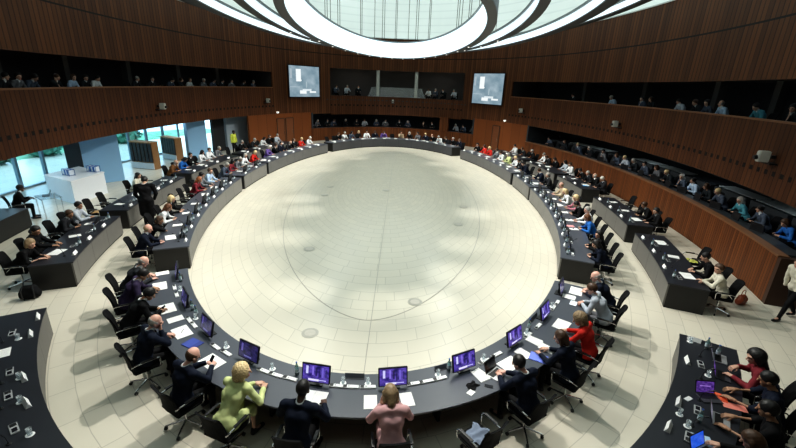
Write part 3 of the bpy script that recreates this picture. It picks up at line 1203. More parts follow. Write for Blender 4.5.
def bush(c, r, h, seed, n=420):
    """a crown of real leaf blades around a few stems"""
    g = np.random.default_rng(seed)
    m = MB()
    for _ in range(n):
        d = g.normal(size=3)
        d /= np.linalg.norm(d)
        k = .55 + .45 * g.random()
        p = np.array((d[0] * r * k, d[1] * r * k, h * .5 + d[2] * h * .5 * k))
        a = g.normal(size=3)
        a /= np.linalg.norm(a)
        b = np.cross(a, d)
        s = .22 + .2 * g.random()
        m.add([p - a * s, p + b * s * .6, p + a * s, p - b * s * .6], [(0, 1, 2, 3)])
    return m


lb = [bush(0, 1.15, 1.5, k).mesh('leaves', LEAF1) for k in range(3)]
lt = [bush(0, 2.0, 4.6, k + 10, 700).mesh('leaves', LEAF2) for k in range(3)]
tr = MB().tube([(0, 0, -.1), (.05, 0, 1.2), (0, .05, 2.6)], [.14, .11, .06]).mesh('trunk', plain('bark', (.09, .06, .04), .9))
k = 0
for t in [150 + 8.2 * i for i in range(9)]:
    x, y = E(t, 17.0)
    b_ = link('shrub', lb[k % 3], None, (x, y, -.05), k * 1.3)
    tag(b_, 'rounded green shrub outside the lobby glass, %s from the far end' % ORD[k], 'shrub', 'shrubs outside the lobby windows')
    k += 1
for i, t in enumerate([150 + 7.5 * j for j in range(11)]):
    x, y = E(t, 25.5 + (i % 2) * 6)
    T = Tpl('tree').part('leaves', lt[i % 3]).part('trunk', tr)
    T.put((x, y, -.1), i * .9, 'leafy green tree beyond the lawn outside, %s from the far end' % ORD[i], 'tree', 'trees outside the lobby windows')

# lantern above the rings: luminous cloth wall and roof
m = MB()
m.sweep(0, 360, [(6.15, 9.9), (6.2, 9.9), (6.2, 17.0), (6.15, 17.0)], n=120, closed=True, caps=False)
struct('wall_lantern', m, LANTERN)
m = MB()
m.add([(*E(k * 3, 6.3), 17.0) for k in range(120)], [tuple(range(120))], [[(E(k * 3, 6.3)[0], E(k * 3, 6.3)[1]) for k in range(120)]])
struct('ceiling', m, LANTERN)
m = MB()
m.sweep(0, 360, [(5.86, 9.9), (6.3, 9.9), (6.3, 9.96), (5.86, 9.96)], n=120, closed=True, caps=False)
struct('trim_5', m, plain('cornice', (.62, .68, .68), .5))

# ------------------------------------------------------------------ suspended oval light rings
def oval_fn(a, b):
    def f(t, o):
        r = math.radians(t)
        return (-.6 + (a + o) * math.cos(r), 22.0 + (b + o) * math.sin(r))
    return f


RINGS = [(3.83, 14.02, 7.63, 8.83, .33, 'innermost and smallest oval light ring hanging over the middle of the hall'),
         (5.38, 15.68, 8.0, 8.40, .33, 'middle oval light ring hanging around the innermost one'),
         (7.54, 17.38, 8.25, 8.62, .40, 'large oval light ring hanging outside the middle one'),
         (9.9, 19.3, 9.0, 9.3, .35, 'outermost oval light ring hanging close to the wooden walls')]
for ri, (a, b, z1, z2, w, lab) in enumerate(RINGS):
    f = oval_fn(a, b)
    r = tag(link('ring_light', None, None, (-.6, 22.0, 0)), lab, 'ceiling light', 'suspended ring lights')
    g = lambda t, o, f=f: (f(t, o)[0] + .6, f(t, o)[1] - 22.0)
    m = MB()
    m.sweep(0, 360, [(0, z1 + .05), (.03, z1 + .05), (.03, z2), (0, z2)], n=150, closed=True, caps=False, fn=g)
    link('light_band', m.mesh('light_band', DRUM), r)
    m = MB()
    m.sweep(0, 360, [(0, z1), (w, z1), (w, z1 + .05), (0, z1 + .05)], n=150, closed=True, caps=False, fn=g)
    link('bottom_rim', m.mesh('bottom_rim', RIMDARK), r)
    m = MB()
    m.sweep(0, 360, [(w - .03, z1 + .05), (w, z1 + .05), (w, z2), (w - .03, z2)], n=150, closed=True, caps=False, fn=g)
    link('outer_band', m.mesh('outer_band', RIMGREY), r)
    m = MB()
    m.sweep(0, 360, [(-.05, z2), (w, z2), (w, z2 + .1), (-.05, z2 + .1)], n=150, closed=True, caps=False, fn=g)
    link('top_rim', m.mesh('top_rim', RIMGREY), r)
    if ri < 3:
        nc = (7, 6, 5)[ri]
        for i in range(nc):
            t = (52 + 80 * i / 6 if ri == 0 else (28 + 6 * i if i < nc / 2 else 152 - 6 * (nc - 1 - i))) + (0, 1.2, -.8)[i % 3]
            for dt in (0, (1.6, 2.4, 0)[i % 3]):
                x, y = g(t + dt, .1)
                cb = MB().tube([(x, y, z2 + .1), (x, y, 16.9)], .020, 5)
                link('cable', cb.mesh('cable', METALDK), r)
                if (1.6, 2.4, 0)[i % 3] == 0:
                    break
        for i in range(14 if ri < 2 else 0):
            t = 5 + 170 * i / 13
            x, y = g(t, w * .5)
            sp = MB().lathe([(.05, .012), (.05, .03), (.04, .03)], (x, y, z1 - .03), 8)
            link('downlight', sp.mesh('downlight', SPOTGLOW), r)


# ------------------------------------------------------------------ desks that follow the oval
DZ = .74


def desk(t0, t1, off, label, group, top=DESKTOP, front=DESKFRONT, depth=.98):
    tm = (t0 + t1) / 2
    cx, cy = E(tm, off + .5)
    r = tag(link('conference_desk', None, None, (cx, cy, 0)), label, 'desk', group)
    fn = lambda t, o: (E(t, o)[0] - cx, E(t, o)[1] - cy)
    n = max(6, int(abs(t1 - t0) / 1.1))
    m = MB().sweep(t0, t1, [(off, DZ - .035), (off + depth, DZ - .035), (off + depth, DZ), (off, DZ)], n=n, fn=fn)
    link('tabletop', m.mesh('tabletop', top), r)
    m = MB().sweep(t0, t1, [(off + .012, .07), (off + .05, .07), (off + .05, DZ - .035), (off + .012, DZ - .035)], n=n, fn=fn)
    link('front_panel', m.mesh('front_panel', front), r)
    m = MB().sweep(t0, t1, [(off + .05, 0), (off + .09, 0), (off + .09, .07), (off + .05, .07)], n=n, fn=fn)
    link('plinth', m.mesh('plinth', PLINTH), r)
    dt = abs(tstep((t0 + t1) / 2, .045, off) - (t0 + t1) / 2)
    for a, b in ((t0, t0 + dt), (t1 - dt, t1)):
        m = MB().sweep(a, b, [(off + .052, 0), (off + depth - .01, 0), (off + depth - .01, DZ - .036), (off + .052, DZ - .036)], n=1, fn=fn)
        link('end_panel', m.mesh('end_panel', DESKEND), r)
    L = arclen(t0, t1, off)
    for i in range(1, int(L / 2.6)):
        a = tstep(t0, L * i / int(L / 2.6), off)
        m = MB().sweep(a, a + dt, [(off + .10, 0), (off + .55, 0), (off + .55, DZ - .036), (off + .10, DZ - .036)], n=1, fn=fn)
        link('support_panel', m.mesh('support_panel', DESKEND), r)
    return r


G1, G2 = 'inner oval of conference desks', 'outer conference desks'
desk(229.5, 311.3, 0, 'longest curved dark desk nearest the camera, closing the near end of the oval', G1)
desk(319.3, 354.9, 0, 'curved dark desk on the right side of the inner oval, next after the nearest desk', G1)
desk(355.9, 366.9, 0, 'short curved dark desk on the right, third of the inner oval counting from the camera', G1)
desk(368.3, 403, 0, 'curved dark desk at the back right of the inner oval', G1, DESKTOP, DESKFRONT4)
desk(49, 132, 0, 'curved dark desk closing the far end of the inner oval', G1, DESKTOP, DESKFRONT3)
desk(135.3, 170.9, 0, 'curved dark desk at the back left of the inner oval', G1, DESKTOP, DESKFRONT4)
desk(172, 184.4, 0, 'short curved dark desk on the left, third of the inner oval counting from the camera', G1)
desk(186, 222, 0, 'curved dark desk on the left side of the inner oval, next after the nearest desk', G1)
O2 = 2.8
desk(233.3, 262, O2, 'dark curved desk cut off by the bottom left corner of the picture', G2, DESKTOP2, DESKFRONT2)
desk(208.2, 223.2, O2, 'dark outer desk at the left where the woman in black types', G2, DESKTOP2, DESKFRONT2)
desk(186.5, 205.8, O2, 'dark outer desk at the left beside the standing man', G2, DESKTOP2, DESKFRONT2)
desk(165, 184, O2, 'dark outer desk at the left in front of the far daylight-tinted column', G2, DESKTOP2, DESKFRONT2)
desk(139, 162.5, O2, 'farthest outer desk on the left, before the timber doors', G2, DESKTOP2, DESKFRONT2)
desk(280, 306.6, O2, 'dark curved desk in the bottom right corner with laptops and a red folder', G2, DESKTOP2, DESKFRONT2)
desk(317.5, 333.2, O2, 'dark outer desk at the right where the woman in cream sits', G2, DESKTOP2, DESKFRONT2)
desk(336.6, 351.0, O2, 'dark outer desk at the right, second from the dark parapet corner', G2, DESKTOP2, DESKFRONT2)
desk(356.2, 367.4, O2, 'dark outer desk at the right with four people in dark suits', G2, DESKTOP2, DESKFRONT2)
desk(369, 383, O2, 'dark outer desk at the right, fourth from the dark parapet corner', G2, DESKTOP2, DESKFRONT2)
desk(385, 401, O2, 'farthest outer desk on the right, before the timber panelling', G2, DESKTOP2, DESKFRONT2)
desk(204, 213, 6.35, 'outermost dark desk at the left edge of the picture, near the lobby', G2, DESKTOP2, DESKEND)

# ------------------------------------------------------------------ chair
def chair_tpl():
    T = Tpl('swivel_chair')
    m = MB()
    m.box((0, .0, .465), (.48, .47, .07))
    T.part('seat', m.mesh('seat', BLACKFAB, bevel=.022))
    nx, nz = 8, 9
    vs, fs = [], []
    for side in (0, 1):
        for j in range(nz):
            v = j / (nz - 1)
            for i in range(nx):
                u = i / (nx - 1) * 2 - 1
                w = .235 * (1 - .10 * v - .25 * max(0, v - .8) ** 2 * 4)
                y = -.235 - .13 * v + .045 * u * u - (.03 if side else 0) + .03 * math.sin(v * PI)
                vs.append((u * w, y, .50 + .52 * v - .03 * u * u * (v > .9)))
    K = nx * nz
    for j in range(nz - 1):
        for i in range(nx - 1):
            a = j * nx + i
            fs.append((a, a + 1, a + nx + 1, a + nx))
            fs.append((K + a, K + a + nx, K + a + nx + 1, K + a + 1))
    ed = [i for i in range(nx)] + [j * nx + nx - 1 for j in range(1, nz)] + [(nz - 1) * nx + i for i in range(nx - 2, -1, -1)] + [j * nx for j in range(nz - 2, 0, -1)]
    for k in range(len(ed)):
        a, b = ed[k], ed[(k + 1) % len(ed)]
        fs.append((a, K + a, K + b, b))
    m = MB()
    m.add(vs, fs)
    T.part('backrest', m.mesh('backrest', BLACKFAB, smooth=False))
    for sx in (-1, 1):
        m = MB().tube([(sx * .24, -.25, .62), (sx * .275, -.20, .665), (sx * .28, .02, .675), (sx * .28, .18, .67), (sx * .28, .21, .64), (sx * .275, .20, .52), (sx * .23, .17, .44)], .013, 7)
        pad = MB().box((sx * .28, .02, .692), (.045, .26, .018))
        T.part('armrest', m.mesh('armrest', CHROME, smooth=True), (('arm_pad', pad.mesh('arm_pad', BLACKPL)),))
    m = MB().lathe([(.03, .10), (.03, .28), (.022, .28), (.022, .43), (.08, .432), (.08, .445)], n=12)
    T.part('column', m.mesh('column', CHROME))
    m = MB()
    for k in range(5):
        a = 2 * PI * k / 5 + .3
        m.tube([(.02 * math.cos(a), .02 * math.sin(a), .115), (.31 * math.cos(a), .31 * math.sin(a), .075)], [.022, .013], 6)
    T.part('star_base', m.mesh('star_base', CHROME))
    for k in range(5):
        a = 2 * PI * k / 5 + .3
        cx, cy = .31 * math.cos(a), .31 * math.sin(a)
        cm = MB()
        cm.tube([(cx - .018 * math.sin(a), cy + .018 * math.cos(a), .031), (cx + .018 * math.sin(a), cy - .018 * math.cos(a), .031)], .031, 8)
        T.part('castor', cm.mesh('castor', BLACKPL))
    return T


CHAIR = chair_tpl()
# a plainer copy for the far seats (its base is out of sight behind desks)
CHAIRFAR = Tpl('swivel_chair')
CHAIRFAR.parts = [p for p in CHAIR.parts if p[0] in ('seat', 'backrest', 'column', 'star_base')]

# ------------------------------------------------------------------ things on the desks
MON = Tpl('monitor', MB().box((0, .0, .215), (.50, .035, .33), rx=math.radians(-14)).mesh('monitor', BLACKPL, bevel=.008))
sn, cs = math.sin(math.radians(14)), math.cos(math.radians(14))
def tilt(x, y, z):
    return (x, y * cs + z * sn, .215 - y * sn + z * cs)
MON.part('display', quad_uv([tilt(-.23, -.0195, -.145), tilt(.23, -.0195, -.145), tilt(.23, -.0195, .145), tilt(-.23, -.0195, .145)]).mesh('display', MON_PIC))
MON.part('stand', MB().box((0, .03, .008), (.24, .18, .016)).box((0, .04, .07), (.07, .03, .13)).mesh('stand', BLACKPL))

CON = Tpl('conference_console', MB().box((0, 0, .012), (.27, .075, .024)).mesh('conference_console', WHITEPL, bevel=.005))
CON.part('loudspeaker', MB().box((-.095, 0, .0255), (.062, .058, .005)).mesh('loudspeaker', BLACKPL))
CON.part('button', MB().lathe([(.012, 0), (.012, .006), (.008, .008)], (-.03, 0, .023), 10).mesh('button', GREYPL))
CON2 = Tpl('conference_console', MB().box((0, 0, .012), (.24, .10, .024)).mesh('conference_console', GREYPL, bevel=.005))
CON2.part('loudspeaker', MB().box((-.07, 0, .0255), (.07, .075, .005)).mesh('loudspeaker', BLACKPL))
CON2.part('display', MB().box((.05, 0, .0255), (.09, .06, .004)).mesh('display', SCREENBLK))
MIC = Tpl('gooseneck_microphone', MB().lathe([(.035, 0), (.035, .012), (.012, .018), (.008, .03)], n=12).mesh('gooseneck_microphone', BLACKPL))
MIC.part('neck', MB().tube([(0, 0, .02), (0, -.01, .12), (0, -.05, .21), (0, -.10, .26)], .005, 6).mesh('neck', METALDK))
MIC.part('microphone_head', MB().tube([(0, -.095, .256), (0, -.125, .275), (0, -.15, .288)], [.009, .014, .010], 8).mesh('microphone_head', BLACKPL))
TUMBLER = Tpl('drinking_glass', MB().lathe([(.028, 0), (.036, .11), (.033, .11), (.026, .006), (.001, .006)], n=14).mesh('drinking_glass', GLASS, smooth=True))
COASTER = Tpl('paper_coaster', MB().lathe([(.055, 0), (.055, .003)], n=18).mesh('paper_coaster', CARD))
BOT = Tpl('water_bottle', MB().lathe([(.033, 0), (.036, .01), (.036, .15), (.03, .18), (.014, .215), (.013, .245)], n=14).mesh('water_bottle', BOTTLE, smooth=True))
BOT.part('cap', MB().lathe([(.016, .243), (.016, .262)], n=10).mesh('cap', plain('cap_blue', (.05, .12, .4), .4)))
BOT.part('paper_label', MB().lathe([(.0366, .06), (.0366, .13)], n=14).mesh('paper_label', plain('bottle_label', (.6, .7, .75), .5)))
SHEET = Tpl('paper_sheet', MB().box((0, 0, .002), (.215, .30, .004)).mesh('paper_sheet', PAPER))
PILE = Tpl('paper_stack', MB().box((0, 0, .004), (.215, .30, .008)).mesh('paper_stack', PLAINPAPER))
PILE.part('top_sheet', MB().box((.012, .008, .0105), (.21, .297, .003), rz=.12).mesh('top_sheet', PAPER))
BIG = Tpl('open_document', MB().box((-.108, 0, .003), (.212, .30, .006)).mesh('open_document', PLAINPAPER))
BIG.part('right_page', MB().box((.108, 0, .0035), (.212, .30, .007)).mesh('right_page', PAPER))
TENT = Tpl('name_placard', (lambda m: (m.add([(-.12, -.04, 0), (.12, -.04, 0), (.12, .04, 0), (-.12, .04, 0), (-.12, 0, .085), (.12, 0, .085)],
                                             [(3, 2, 1, 0), (0, 1, 5, 4), (2, 3, 4, 5), (0, 4, 3), (1, 2, 5)]), m)[1])(MB()).mesh('name_placard', CARD))
TENTG = Tpl('name_placard', MB().box((0, 0, .045), (.34, .012, .09), rx=.35).mesh('name_placard', plain('placard_grey', (.12, .13, .15), .4)))
TENTG.part('foot', MB().box((0, 0, .005), (.34, .07, .01)).mesh('foot', DARKGREY))
def laptop(pic, body=SILVER):
    T = Tpl('laptop', MB().box((0, 0, .009), (.33, .23, .018)).mesh('laptop', body, bevel=.004))
    T.part('keyboard', MB().box((0, .03, .0185), (.29, .11, .002)).mesh('keyboard', BLACKPL))
    a = math.radians(20)
    T.part('lid', MB().box((0, .115 + .11 * math.sin(a), .018 + .11 * math.cos(a)), (.33, .008, .22), rx=-a).mesh('lid', BLACKPL),
           (('display', quad_uv([(x, .109 + (.11 + z) * math.sin(a), .0175 + (.11 + z) * math.cos(a)) for x, z in ((-.15, -.095), (.15, -.095), (.15, .095), (-.15, .095))]).mesh('display', pic)),))
    return T


LAPD, LAPG, LAPP = laptop(SCREENBLK), laptop(LAP_PIC), laptop(PURPLE_PIC, plain('laptop_dark', (.05, .05, .06), .4))
TAB = Tpl('tablet', MB().box((0, 0, .005), (.25, .175, .01)).mesh('tablet', BLACKPL, bevel=.003))
TAB.part('display', MB().box((0, 0, .0105), (.23, .155, .001)).mesh('display', plain('tablet_white', (.7, .75, .8), .3, emit=(.6, .7, .85), es=.35)))
PHONE = Tpl('mobile_phone', MB().box((0, 0, .005), (.075, .15, .01)).mesh('mobile_phone', BLACKPL, bevel=.003))
PHONE.part('display', MB().box((0, 0, .0105), (.066, .135, .001)).mesh('display', SCREENBLK))
PEN = Tpl('pen', MB().tube([(0, -.07, .006), (0, .06, .006), (0, .072, .006)], [.005, .005, .001], 7).mesh('pen', BLACKPL))
def folder(mat, mat2):
    T = Tpl('document_folder', MB().box((0, 0, .006), (.26, .33, .012)).mesh('document_folder', mat, bevel=.003))
    T.part('flap', MB().box((.0, .04, .0135), (.25, .20, .003)).mesh('flap', mat2))
    return T


BLUEF = folder(plain('folder_blue', (.035, .055, .26), .45), plain('folder_blue2', (.05, .08, .36), .45))
LILAC = folder(plain('folder_lilac', (.16, .22, .72), .5), plain('folder_lilac2', (.19, .26, .80), .5))
REDF = folder(plain('folder_red', (.85, .12, .05), .5), plain('folder_red2', (.90, .16, .07), .5))
REDP = Tpl('paper_sheet', MB().box((0, 0, .002), (.16, .34, .004)).mesh('paper_sheet', plain('paper_red', (.85, .28, .22), .6)))


def put(T, t, off, label, cat, group=None, z=DZ, turn=0.0, mats=None, side=0.0):
    x, y = E(t, off)
    rz = INROT(t)
    x += side * math.cos(rz)
    y += side * math.sin(rz)
    return T.put((x, y, z), rz + turn, label, cat, group, mats=mats)


# every section of desk: key -> (offset, words, end the seats are counted from)
SEC = {'near': (0, 'nearest desk', 'left end'), 'right1': (0, 'right inner desk', 'near end'), 'right2': (0, 'short right inner desk', 'near end'),
       'right3': (0, 'back right inner desk', 'near end'), 'far': (0, 'far inner desk', 'right end'), 'left3': (0, 'back left inner desk', 'near end'),
       'left2': (0, 'short left inner desk', 'near end'), 'left1': (0, 'left inner desk', 'near end'),
       'LB': (O2, 'bottom left outer desk', 'far end'), 'LA': (O2, 'left outer desk', 'near end'), 'LC': (O2, 'second left outer desk', 'near end'),
       'LD': (O2, 'third left outer desk', 'near end'), 'LE': (O2, 'farthest left outer desk', 'near end'),
       'RB': (O2, 'bottom right outer desk', 'far end'), 'RA': (O2, 'right outer desk', 'near end'), 'RC': (O2, 'second right outer desk', 'near end'),
       'RD': (O2, 'third right outer desk', 'near end'), 'RE': (O2, 'fourth right outer desk', 'near end'), 'RF': (O2, 'farthest right outer desk', 'near end'),
       'L3': (6.35, 'outermost left desk', 'near end')}

# poses for people too small to pose one by one
POSES = [dict(lean=.20, pitch=22), dict(lean=.14, pitch=10, turn=18, wl=(-.2, .45, .79)), dict(lean=.10, pitch=6, turn=-22, wr=(.22, .42, .79)),
         dict(lean=.24, pitch=30, turn=6), dict(lean=.16, pitch=8, turn=30, wr=(.05, .30, 1.10), hr=(-.1, .1, 1, 0, -1, 0)),
         dict(lean=.06, pitch=4, turn=-12), dict(lean=.18, pitch=14, turn=-30)]
HSTY = {'short': dict(hair='short'), 'bald': dict(hair='balding'), 'long': dict(hair='long', fem=1, sh=.16, outfit='jacket'),
        'bob': dict(hair='bob', fem=1, sh=.16, outfit='top'), 'bun': dict(hair='bun', fem=1, sh=.16, outfit='top')}
TOPW = {'navy': 'navy jacket', 'black': 'black jacket', 'charcoal': 'charcoal jacket', 'grey': 'grey jacket', 'lightgrey': 'light grey jacket',
        'green': 'light green top', 'pink': 'pink top', 'red': 'red top', 'white': 'white top', 'cream': 'cream top', 'blue': 'bright blue top',
        'purple': 'purple top', 'brown': 'brown jacket', 'rose': 'rose top', 'maroon': 'maroon top', 'teal': 'teal top', 'paleblue': 'pale blue top',
        'slate': 'slate jacket', 'beige': 'beige jacket', 'dim': 'dark jacket', 'yellow': 'yellow vest', 'darkpurple': 'dark jacket'}
HAIRW = {'darkblond': 'dark blond'}


def near_pose(ho, **k):
    d = dict(lean=max(.03, 1.34 - ho - .097))
    d.update(k)
    return d


SEATN = {}


def place_seat(sec, t, person=None, coff=1.34, chair=True, cturn=0.0, far=False, big=1.0):
    """one seat: chair plus (optionally) its person; returns the ordinal words"""
    o0, words, end = SEC[sec]
    k = SEATN.get(sec, 0)
    SEATN[sec] = k + 1
    where = '%s, %s from %s' % (words, ORD[k], end)
    x, y = E(t, o0 + coff)
    rz = INROT(t)
    who = None
    if person:
        p, look, lab, vox = person
        if lab is None:
            hw = look.get('hair', 'brown')
            lab = 'person in %s with %s hair, %s' % (TOPW[look['top']], HAIRW.get(hw, hw), where)
            if p.get('hair') == 'balding':
                lab = lab.replace(' hair', ' fringe')
        who = put_person(p, (x, y, 0), rz + cturn, lab, look, vox)
        who.scale = (big, 1 + (big - 1) * .5, 1 + (big - 1) * .3)
    if chair:
        T = CHAIRFAR if far else CHAIR
        T.put((x - .02 * math.cos(rz + PI / 2), y - .02 * math.sin(rz + PI / 2), 0), rz + cturn,
              'black swivel chair%s, %s' % ('' if person else ' left empty', where), 'chair', 'black swivel chairs at the desks')
    return where


def simple(i, top, hair='brown', sty='short', skin='light', shirt='white', lab=None, vox=.03, ho=None, **k):
    p = dict(POSES[i % len(POSES)])
    p.update(HSTY[sty])
    p.update(k)
    if ho is not None:
        p['lean'] = round(max(.04, min(.30, 1.34 - ho - .097)), 2)
    return (p, dict(top=top, hair=hair, skin=skin, shirt=shirt), lab, vox)


# ------------------------------------------------------------------ people at the nearest desk, left to right
V1, V2 = .0115, .017
TYPE = dict(wl=(-.11, .50, .785), wr=(.10, .52, .785))
def P_(ho, look, lab, vox=V1, **k):
    return (near_pose(ho, **k), look, lab, vox)


NEAR = [
    (230.9, P_(.98, dict(top='charcoal', hair='grey', skin='pink', leg='black'), 'bald pink-headed person in dark suit at the left end of the nearest desk', hair='balding', pitch=28, wl=(-.18, .45, .785), wr=(.16, .50, .785))),
    (234.4, P_(1.0, dict(top='darkpurple', hair='black', skin='tan'), 'dark-haired person in a dark purplish suit leaning over white papers', pitch=32, turn=-8, wl=(-.10, .52, .785), wr=(.20, .46, .785))),
    (239.4, P_(.97, dict(top='black', hair='black', skin='tan'), 'person in black holding a black phone above papers, lanyard round the neck', pitch=35, turn=-15, hair='short', wl=(.0, .52, .80), wr=(.14, .55, .80), curl=.7)),
    (246.2, P_(1.10, dict(top='navy', hair='grey', skin='pink'), 'bald person in dark navy suit resting the chin on a raised hand', hair='balding', pitch=22, turn=-12, sh=.19, wl=(-.16, .44, .79), wr=(.10, .30, 1.07), hr=(-.35, .1, .9, .3, -1, .1), curl=.8)),
    (254.1, P_(1.13, dict(top='navy', hair='brown', skin='pink'), 'short-haired person in dark suit holding a phone in both hands', hair='balding', pitch=26, turn=-12, sh=.19, wl=(-.06, .48, .90), wr=(.09, .48, .90), curl=.9)),
    (259.6, P_(.95, dict(top='green', hair='blond', skin='light', leg='green'), 'blond person in a light yellow-green suit at the nearest desk', hair='curly', vol=.008, fem=1, outfit='dress', sh=.17, pitch=10, turn=-38, wl=(.02, .60, .80), wr=(.22, .57, .80), leg='green')),
    (266.2, P_(1.07, dict(top='navy', hair='black', skin='dark'), 'dark-haired person in navy suit with a pen before an open document', hair='short', pitch=24, sh=.20, wl=(-.20, .46, .785), wr=(.24, .50, .80), curl=.7)),
    (273.9, P_(1.10, dict(top='pink', hair='darkblond', skin='light', leg='pink'), 'blond person in a pink jacket bowing over a tablet, hands at the face', hair='bob', fem=1, outfit='top', sh=.175, pitch=38, wl=(-.12, .34, .98), wr=(.12, .34, .98), hl=(.35, .2, .9, -.6, -1, 0), hr=(-.35, .2, .9, .6, -1, 0), curl=.5)),
    (281.3, None),
    (287.2, P_(1.10, dict(top='navy', hair='black', skin='pink'), 'dark-haired person in navy suit typing on a white laptop', hair='short', pitch=24, turn=14, sh=.19, wl=(-.12, .52, .81), wr=(.06, .54, .81))),
    (293.9, P_(1.10, dict(top='navy', hair='brown', skin='light'), 'brown-haired person in dark jacket writing beside a lilac-blue folder', hair='bob', fem=1, outfit='jacket', sh=.17, pitch=20, turn=12, wl=(-.14, .50, .785), wr=(.14, .48, .785))),
    (298.8, P_(1.10, dict(top='red', hair='darkblond', skin='light'), 'person in a bright red jacket with curly grey-blond hair', hair='curly', vol=.012, fem=1, outfit='top', sh=.175, pitch=28, turn=20, wl=(-.10, .50, .79), wr=(.10, .48, .80), curl=.7)),
    (306.4, P_(.98, dict(top='lightgrey', hair='brown', skin='pink', leg='grey'), 'person in a light grey suit with clasped hands over a tablet', hair='short', pitch=20, turn=10, wl=(-.05, .50, .80), wr=(.05, .49, .82), curl=.9)),
    (310.0, P_(.98, dict(top='navy', hair='grey', skin='pink'), 'bald person in dark suit at the right end of the nearest desk', hair='balding', pitch=20, turn=6, wl=(-.12, .50, .785), wr=(.14, .48, .785))),
]
COFF = {230.9: 1.36, 259.6: 1.40}
for t, pr in NEAR:
    place_seat('near', t, pr, coff=1.44 if pr is None else 1.34, cturn=.25 if pr is None else 0, big=1.06)
# a grey cloth left on the empty chair
def crumple(w, d, h, n, seed):
    g = np.random.default_rng(seed)
    m = MB()
    vs = []
    ph = g.random(6) * 6
    for j in range(n):
        for i in range(n):
            u, v = i / (n - 1) - .5, j / (n - 1) - .5
            z = h * (.5 + .5 * math.sin(9 * u + ph[0] + 4 * v) * math.cos(7 * v + ph[1])) * (1 - 2.2 * (u * u + v * v))
            r = 1 + .15 * math.sin(5 * math.atan2(v, u) + ph[2])
            vs.append((u * w * r, v * d * r, max(.004, z)))
    m.add(vs, [(j * n + i, j * n + i + 1, (j + 1) * n + i + 1, (j + 1) * n + i) for j in range(n - 1) for i in range(n - 1)])
    return m


SCARF = Tpl('folded_cloth', crumple(.36, .26, .07, 14, 3).mesh('folded_cloth', cloth('cloth_bluegrey', (.20, .24, .32)), smooth=True))
put(SCARF, 281.3, 1.40, 'grey-blue cloth lying on the empty chair at the nearest desk', 'cloth', z=.502, turn=.6)

# left inner desk (counted from the near end)
for t, pr in [
    (220.0, P_(1.08, dict(top='navy', hair='darkblond', skin='pink'), 'balding person in navy suit at the near end of the left inner desk', V2, hair='balding', pitch=14, turn=-8, wl=(-.1, .5, .79), wr=(.12, .52, .80))),
    (216.4, P_(.95, dict(top='black', hair='brown', skin='tan'), 'brown-haired person in black touching the face, left inner desk', V2, hair='bob', fem=1, sh=.17, pitch=20, turn=-10, wr=(.06, .36, 1.10), hr=(-.2, .1, .9, .3, -1, 0))),
    (211.0, P_(1.0, dict(top='white', hair='chestnut', skin='light'), 'chestnut-haired person in white top reading at the left inner desk', V2, hair='long', fem=1, outfit='top', sh=.16, pitch=24)),
    (207.3, P_(1.10, dict(top='black', hair='blond', skin='light'), 'blond person in dark jacket at the left inner desk, before a white paper', V2, hair='bob', fem=1, sh=.165, pitch=10, turn=12)),
    (201.5, None), (198.2, None),
    (195.6, simple(0, 'maroon', 'red', 'long', lab='red-haired person beside the pale blue shirt, left inner desk', ho=1.05, vox=V2)),
    (192.7, simple(1, 'grey', 'black', 'short', lab='person in grey suit beside the red-haired one, left inner desk', ho=1.2, vox=V2)),
    (189.4, simple(2, 'paleblue', 'brown', 'short', lab='person in pale blue shirt near the far end of the left inner desk', ho=1.12, vox=V2, outfit='top'))]:
    place_seat('left1', t, pr)
for t, pr in [(183.2, simple(0, 'slate', 'grey', 'short', ho=1.0)), (180.2, simple(1, 'maroon', 'black', 'bob', ho=1.0, skin='tan')),
              (177.2, simple(3, 'grey', 'grey', 'short', ho=1.0)), (173.6, simple(2, 'white', 'grey', 'bob', ho=1.05))]:
    place_seat('left2', t, pr, far=True)
for t, pr in [(169.2, simple(0, 'red', 'blond', 'bob')), (165.2, None), (161.6, simple(1, 'purple', 'grey', 'bob')), (158.2, simple(4, 'black', 'brown', 'short')),
              (154.8, simple(2, 'navy', 'black', 'short')), (151.2, simple(3, 'charcoal', 'grey', 'balding' if 0 else 'bald')), (147.6, simple(5, 'black', 'brown', 'long')),
              (143.9, simple(1, 'red', 'blond', 'short')), (139.6, simple(0, 'white', 'white', 'short'))]:
    place_seat('left3', t, pr, far=True)
tops = ['navy', 'black', 'charcoal', 'white', 'black', 'navy', 'grey', 'black', 'beige', 'blue', 'purple', 'navy', 'white', 'black', 'slate', 'white', 'black', 'navy', 'rose', 'charcoal',
        'black', 'lightgrey', 'navy', 'black', 'white', 'black', 'brown', 'navy']
hrs = ['black', 'grey', 'brown', 'blond', 'brown', 'white', 'black', 'grey']
sts = ['short', 'long', 'short', 'bald', 'bob', 'short', 'short']
t, i = 51.5, 0
while t < 130.5:
    emp = i in (9, 17, 24)
    place_seat('far', t, None if emp else simple(i * 3 + 1, tops[i % len(tops)], hrs[(i * 5 + 2) % 8], sts[(i * 4 + 1) % 7], ['light', 'pink', 'light', 'tan', 'light', 'dark'][i % 6]), far=True)
    t = tstep(t, .86, 1.3)
    i += 1
for t, pr in [(371, simple(3, 'navy', 'black', 'short')), (374.0, simple(0, 'charcoal', 'black', 'short')), (377.0, simple(1, 'white', 'blond', 'short')), (381.5, simple(2, 'green', 'grey', 'bob')), (385.0, simple(0, 'white', 'brown', 'short')),
              (388.6, simple(5, 'grey', 'brown', 'short')), (392.6, simple(1, 'red', 'blond', 'bob')), (396.0, simple(2, 'red', 'brown', 'long')), (400, simple(4, 'black', 'black', 'short'))]:
    place_seat('right3', t, pr, far=True)
for t, pr in [(358.4, simple(1, 'charcoal', 'grey', 'short', ho=1.1, vox=.025)), (362.9, simple(0, 'navy', 'brown', 'short', ho=1.12, vox=.025, turn=-20))]:
    place_seat('right2', t, pr, far=True)
